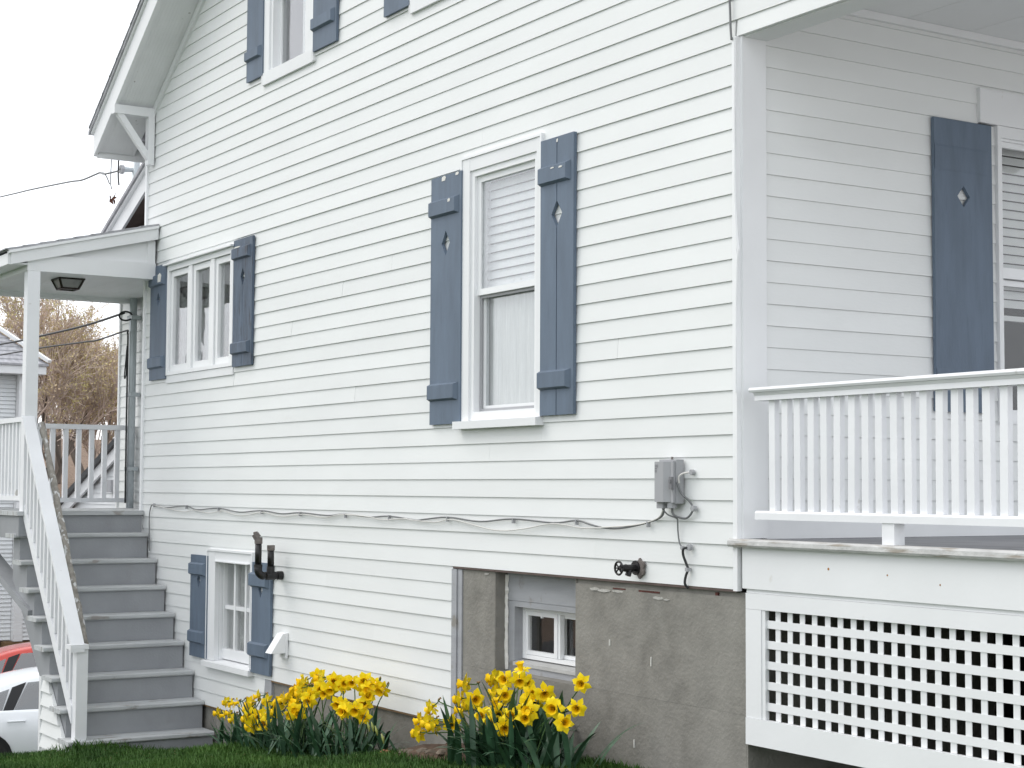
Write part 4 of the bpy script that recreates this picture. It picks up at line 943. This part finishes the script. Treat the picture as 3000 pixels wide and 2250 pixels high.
# ================================================================= GRASS, SOIL, STONES
def grass():
    rnd = random.Random(3); v = []; f = []
    N_ = 150000
    for i in range(N_):
        x = rnd.uniform(-9.0, .3); y = -.05-3.4*rnd.random()**1.15
        if y > -1.13 and x < -6.2: continue
        if -2.98 < x < -1.7 and y > -.40+.05*math.sin(x*9): continue
        z = gz(x, y)-.004; h = rnd.uniform(.02, .055)*(1.0+.5*math.sin(x*3)*math.sin(y*4))
        if abs(y+1.09) < .06 and x < -6.1 or (x > -6.25 and x < -6.05 and y > -1.1): h *= 1.9
        a = rnd.uniform(0, 6.283); w = rnd.uniform(.0025, .0045); lx, ly = math.cos(a+1.2)*h*rnd.uniform(.1, .7), math.sin(a+1.2)*h*rnd.uniform(.1, .7)
        n = len(v); ca, sa = math.cos(a)*w, math.sin(a)*w
        v += [(x-ca, y-sa, z), (x+ca, y+sa, z), (x+lx*.4+ca*.7, y+ly*.4+sa*.7, z+h*.6), (x+lx, y+ly, z+h)]
        f += [(n, n+1, n+2), (n, n+2, n+3)]
    o = mesh_obj('grass', v, f, 'grassblade', fix=False); o['kind'] = 'stuff'; return o
grass()
def soil_patch():
    rnd = random.Random(5); n = 28; cx, cy = -2.35, -.20; v = [(cx, cy, gz(cx, cy)+.07)]; f = []
    for r_, h in ((.33, .055), (.66, .035), (1.0, -.01)):
        for i in range(n):
            t = i/n*6.283; rr = r_*rnd.uniform(.9, 1.1); x = cx+.66*rr*math.cos(t); y = min(cy+.24*rr*math.sin(t), -.006); v.append((x, y, gz(x, y)+h*rnd.uniform(.6, 1.4)))
    for i in range(n): f.append((0, 1+i, 1+(i+1) % n))
    for k in range(2):
        for i in range(n): f.append((1+k*n+i, 1+(k+1)*n+i, 1+(k+1)*n+(i+1) % n, 1+k*n+(i+1) % n))
    o = mesh_obj('soil', v, f, 'soil', smooth=True); o['kind'] = 'stuff'
    o['label'] = 'bare brown soil against the foundation between the daffodils'
soil_patch()
def stone(x, y, r, m, label, group=None):
    rnd = random.Random(int(x*1000)); bm = bmesh.new(); bmesh.ops.create_icosphere(bm, subdivisions=2, radius=r)
    for q in bm.verts: q.co *= rnd.uniform(.8, 1.15); q.co.z *= .6; q.co.x *= 1.25
    me = bpy.data.meshes.new('stone'); bm.to_mesh(me); bm.free(); me.materials.append(MATS[m]); o = bpy.data.objects.new('stone', me); col.objects.link(o)
    o.location = (x, y, gz(x, y)+.035); o.rotation_euler = (0, 0, rnd.uniform(0, 6)); return tag(o, label, 'stone', group)
stone(-2.88, -.30, .030, 'rock_red', 'small orange-red stone at the lawn edge of the soil')
for x, y, r in ((-2.68, -.28, .035), (-2.55, -.31, .03), (-2.42, -.30, .04), (-2.28, -.33, .03), (-2.15, -.33, .035), (-2.75, -.24, .025)):
    stone(x, y, r, 'rock', 'brown stone edging the bare soil beside the lawn', 'stones edging the bare soil')

# ================================================================= BACKGROUND
# neighbour's house
nh = thing('neighbour_house', 'white two-storey house with grey shingle roof behind the parked cars', 'house', (-40, 3, -3.6))
NX = -37.2
bx('wall', NX-8, NX-.02, -6, 7.60, -3.45, 3.3, 'neighbour_white', nh)
for k in range(64):
    z = -3.42+k*.104
    siding_board(-6, -6, 7.12, 7.12, z, z+.1035, z, lambda u, d, w_: (NX+d*1.6, u, w_), parent=nh, m='neighbour_white', lip=.030)
for k in range(24):
    z = -3.42+k*.104
    siding_board(7.36, 7.36, 8.6, 8.6, z, z+.1035, z, lambda u, d, w_: (NX+.25+d*1.6, u, w_), parent=nh, m='neighbour_white', lip=.030)
bx('wall', NX-6, NX+.23, 7.61, 8.6, -3.45, -.95, 'neighbour_white', nh)
bx('corner_board', NX-.05, NX+.29, 7.13, 7.355, -3.45, 3.3, 'trim', nh)
bx('skirt_board', NX-.03, NX+.26, 6.9, 8.6, -4.1, -3.46, 'wood_brown', nh)
bx('eave_fascia', NX-8.4, NX+.6, -6.4, 7.72, 3.27, 3.52, 'trim', nh)
rfz = part('roof', nh)
for i in range(30):                         # hipped roof, course by course
    t = i/30; t2 = (i+1)/30+.006; x0, x1 = NX+.65-t*4.3, NX+.65-t2*4.3; y0, y1 = 7.77-t*4.0, 7.77-t2*4.0; z0, z1 = 3.53+t*3.5, 3.53+t2*3.5-.03
    v = [(x0, -6.4, z0), (x0, y0, z0), (x1, y1, z1), (x1, -6.4, z1), (NX-8.4+t*4.3, y0, z0), (NX-8.4+t2*4.3, y1, z1)]
    v += [(a, b, c-.05) for a, b, c in v]
    mesh_obj('shingle_course', v, [(0, 1, 2, 3), (1, 4, 5, 2), (6, 7, 8, 9), (7, 10, 11, 8), (0, 1, 7, 6), (1, 4, 10, 7)], 'shingle_light', rfz)
MB().bar((NX+.66, 7.78, 3.60), (NX-3.6, 3.82, 7.1), .16, .08).build('hip_cap', 'trim', nh)
for y in (-3.5, .5, 3.8):
    for z in (-2.0, .9):
        wq = bx('window', NX-.01, NX+.07, y, y+.95, z, z+1.5, 'trim', nh); bx('pane', NX+.071, NX+.075, y+.1, y+.85, z+.1, z+1.4, 'car_glass', wq)

# low garage behind the ell
ga = thing('garage', 'white sided garage with dark roof edge seen through the back railing', 'garage', (-29, 10, -3.9))
GY = 8.0
def rk(x): return .02+.354*(x+35.38)
for k in range(60):
    z = -4.0+k*.13
    if z > rk(-22.2): break
    lo = -34.9 if z < rk(-34.9) else (z-.02)/.354-35.38
    lo2 = -34.9 if z+.13 < rk(-34.9) else (z+.13-.02)/.354-35.38
    siding_board(lo, lo2, -22.0, -22.0, z, z+.1295, z, lambda u, d, w_: (u, GY-d*2.2, w_), parent=ga, m='neighbour_white')
bx('wall', -34.8, -22.1, GY+.03, GY+6, -4.0, .1, 'neighbour_white', ga)
def gbar(name, x0, x1, y0, y1, h0, h1, m):
    v = [(x, y, rk(x)+h) for x in (x0, x1) for y in (y0, y1) for h in (h0, h1)]
    return mesh_obj(name, v, [(0, 1, 3, 2), (4, 5, 7, 6), (0, 1, 5, 4), (2, 3, 7, 6), (0, 2, 6, 4), (1, 3, 7, 5)], m, ga)
gbar('rake_fascia', -35.6, -22, GY-.16, GY-.10, -.28, -.0, 'trim'); gbar('rake_edge', -35.7, -22, GY-.24, GY-.08, .001, .14, 'iron'); gbar('roof', -35.7, -22, GY-.08, GY+6.3, .0, .12, 'shingle_dark')
bx('outlet_box', -32.2, -31.85, GY-.16, GY-.06, .31, .60, 'plastic_grey', ga)

# cars
def car(loc, paint, label, sedan=True):
    root = thing('parked_car', label, 'car', loc)
    # local: x across (near side +x, width 1.76), y along (front +y), z up
    prof = [(-2.15, .45, .62, .80, .86), (-2.05, .30, .60, .86, .88), (-1.85, .24, .62, .92, .93), (-1.3, .22, .66, .97, 1.0), (-.6, .20, .68, .96, 1.0), (.2, .20, .68, .94, .98), (1.0, .20, .68, .93, .95), (1.6, .22, .66, .86, .88), (2.05, .26, .60, .74, .76), (2.22, .40, .55, .64, .66)]
    hw = [.70, .80, .85, .87, .88, .88, .88, .87, .80, .66]; v = []; f = []
    for (y, zb, zm, zs, zt), w_ in zip(prof, hw):
        v += [(w_*.90, y, zb), (w_, y, zb+.12), (w_*1.005, y, zm), (w_*.975, y, zs), (w_*.90, y, zt), (-w_*.90, y, zt), (-w_*.975, y, zs), (-w_*1.005, y, zm), (-w_, y, zb+.12), (-w_*.90, y, zb)]
    for i in range(len(prof)-1):
        for k in range(10): f.append((i*10+k, (i+1)*10+k, (i+1)*10+(k+1) % 10, i*10+(k+1) % 10))
    f += [tuple(range(10)), tuple(range(90, 100))]
    mesh_obj('body', v, f, paint, root, smooth=True, local=True)
    # greenhouse
    gp = [(-2.0, .93, .84), (-1.42, 1.22, .68), (-.90, 1.395, .61), (-.2, 1.475, .60), (.35, 1.41, .62), (1.12, .95, .80)]
    gp = [tuple(q) for q in catmull(gp, 5)]; v = []; f = []; ng = len(gp); cs = [(1.0, -.03), (.93, 0), (.5, .022), (0, .03), (-.5, .022), (-.93, 0), (-1.0, -.03)]
    for y, z, w_ in gp: v += [(.84, y, .90)]+[(w_*a, y, z+b) for a, b in cs]+[(-.84, y, .90)]
    for i in range(ng-1):
        for k in range(8): f.append((i*9+k, (i+1)*9+k, (i+1)*9+k+1, i*9+k+1))
    mesh_obj('cabin', v, f, paint, root, smooth=True, local=True)
    # side windows slightly proud of the cabin side
    def gl_side(pts, s, nm='side_window', mm='car_glass'):
        vv = []
        for y, z in pts:
            # interpolate roof line at y
            for (ya, za, wa), (yb, zb2, wb) in zip(gp, gp[1:]):
                if ya <= y <= yb: t = (y-ya)/(yb-ya); zr = za+(zb2-za)*t; wr = wa+(wb-wa)*t; break
            t = (z-.90)/max(.01, zr-.90); vv.append((s*(.84+(wr-.84)*t+.006), y, z))
        n = len(vv); vv += [(x-s*.004, y, z) for x, y, z in vv]
        return mesh_obj(nm, vv, [tuple(range(n)), tuple(range(n, 2*n))]+[(i, (i+1) % n, n+(i+1) % n, n+i) for i in range(n)], mm, root, local=True)
    for s in (1, -1):
        gl_side([(-1.55, 1.0), (-1.13, .985), (-1.02, 1.28), (-1.22, 1.22)], s); gl_side([(-.97, .985), (-.18, .98), (-.18, 1.40), (-.76, 1.36)], s); gl_side([(-.06, .98), (.82, .98), (.30, 1.35), (-.06, 1.40)], s)
        mesh_obj('pillar', [(s*.848, -.17, .985), (s*.848, -.07, .985), (s*.625, -.07, 1.40), (s*.625, -.17, 1.40)], [(0, 1, 2, 3)], 'black_plastic', root, local=True)
        for y in (-.94, .16):
            MB().tube(catmull([(s*.885, y-.12, .845), (s*.915, y-.08, .85), (s*.915, y+.08, .85), (s*.885, y+.12, .845)], 4), .016, 6).build('door_handle', paint, root, smooth=True, local=True)
        gl_side([(-1.12, .98), (-.98, .98), (-.78, 1.365), (-.98, 1.30)], s, 'pillar_trim', 'black_plastic')
        for y in (-.12, .95): MB().bar((s*.884, y, .30), (s*.876, y, .95), .008, .008, (0, 1, 0)).build('door_gap', 'black_plastic', root, local=True)
        MB().box(*sorted((s*.60, s*.80)), -2.16, -2.02, .66, .82).build('tail_light', 'lamp_red', root, local=True)
        MB().box(*sorted((s*.50, s*.74)), 2.08, 2.20, .60, .70).build('headlight', 'lamp_clear', root, local=True)
        for y in (-1.35, 1.38):
            MB().tube([(s*.70, y, .33), (s*.893, y, .33)], .37, 24).build('wheel_arch', 'black_plastic', root, local=True)
            wh = MB().tube([(s*.69, y, .31), (s*.905, y, .31)], .315, 24).build('wheel', 'tyre', root, local=True)
            MB().tube([(s*.9, y, .31), (s*.915, y, .31)], .20, 16).build('rim', 'rim', wh, local=True)
    mesh_obj('rear_window', [(.66, -1.86, 1.0), (-.66, -1.86, 1.0), (-.55, -1.30, 1.35), (.55, -1.30, 1.35)], [(0, 1, 2, 3)], 'car_glass', root, local=True)
    mesh_obj('windscreen', [(.70, 1.07, .99), (-.70, 1.07, .99), (-.56, .40, 1.39), (.56, .40, 1.39)], [(0, 1, 2, 3)], 'car_glass', root, local=True)
    return root
c1 = car((-19.0, 2.98, gz(-19.0, 3.0)+.03), 'car_white', 'white hatchback parked behind the back stairs'); c1.rotation_euler.z = R(-8)
c2 = car((-24.9, 4.6, gz(-24.9, 4.6)+.03), 'car_red', 'red car parked beyond the white hatchback'); c2.rotation_euler.z = R(-10)

# trees
def tree(loc, h, label, seed, spread=.55, depth=6, buds=True, lean=(0, 0), twn=4):
    rnd = random.Random(seed); root = thing('tree', label, 'tree', loc); tr = MB(); cr_ = MB(); bd = MB()
    def grow(p, d, L_, r, lv):
        pts = [p]; q = p.copy(); dd = d.copy(); n = 4
        for i in range(n):
            dd = (dd+Vector((rnd.uniform(-.13, .13), rnd.uniform(-.13, .13), rnd.uniform(-.03, .10)))).normalized(); q = q+dd*(L_/n); pts.append(q.copy())
        r = max(r, .011); r1 = max(r*.62, .009); rs = [r+(r1-r)*i/n for i in range(n+1)]
        (tr if lv < 3 else cr_).tube(pts, rs, 6 if lv < 3 else 3, caps=False)
        if lv >= depth:
            if buds:
                for k in range(3):
                    c = pts[rnd.randrange(1, n+1)]+Vector((rnd.uniform(-.08, .08), rnd.uniform(-.08, .08), rnd.uniform(-.08, .08))); s = rnd.uniform(.025, .055)
                    a = Vector((rnd.uniform(-1, 1), rnd.uniform(-1, 1), rnd.uniform(-1, 1))).normalized()*s; b2 = a.orthogonal().normalized()*s*.6
                    bd.add([c-a, c+b2, c+a, c-b2], [(0, 1, 2, 3)])
            return
        k = 3 if lv < 2 else rnd.choice((3, twn))
        for i in range(k):
            t = 1.0 if i == 0 else rnd.uniform(.35, 1.0); base = pts[int(t*n)] if t < 1 else pts[-1]
            sp_ = spread*rnd.uniform(.6, 1.3)*(.35 if i == 0 and lv < 2 else 1); a = rnd.uniform(0, 6.283)
            o1 = dd.orthogonal().normalized(); o2 = dd.cross(o1); nd = (dd+(o1*math.cos(a)+o2*math.sin(a))*sp_+Vector((0, 0, .12))).normalized()
            grow(base.copy(), nd, L_*rnd.uniform(.62, .82), r1*rnd.uniform(.65, .95), lv+1)
    grow(Vector(loc), Vector((lean[0], lean[1], 1)).normalized(), h*.27, h*.02, 0)
    tr.build('trunk', 'bark', root, smooth=True, fix=False); cr_.build('crown', 'twig', root, fix=False)
    if buds: b = bd.build('buds', 'budleaf', root, fix=False); b['kind'] = 'stuff'
    return root
tree((-46.5, 10.6, -3.0), 12.2, 'wide budding tree filling the view behind the back railing', 11, .62, 7)
tree((-52.5, 10.9, -2.4), 11.0, 'leaning budding tree next to the porch post', 23, .6, 7, lean=(.0, -.25))
tree((-50.0, 13.6, -2.6), 12.0, 'budding tree beside the conduit mast', 31, .55, 7)
tree((-60, 10.0, -1.5), 9.5, 'bare tree over the grey roof of the white neighbour house', 47, .5, 6, buds=False)
for i in range(16):                          # brushy growth on the far hillside
    rr = random.Random(100+i); y = 9+i*1.5+rr.uniform(-.6, .6); x = -66-rr.uniform(0, 14)
    tree((x, y, gz(x, y)), rr.uniform(7.5, 10), 'bare brown tree on the leaf-covered hillside', 200+i, .55, 5, buds=True)['group'] = 'hillside trees'
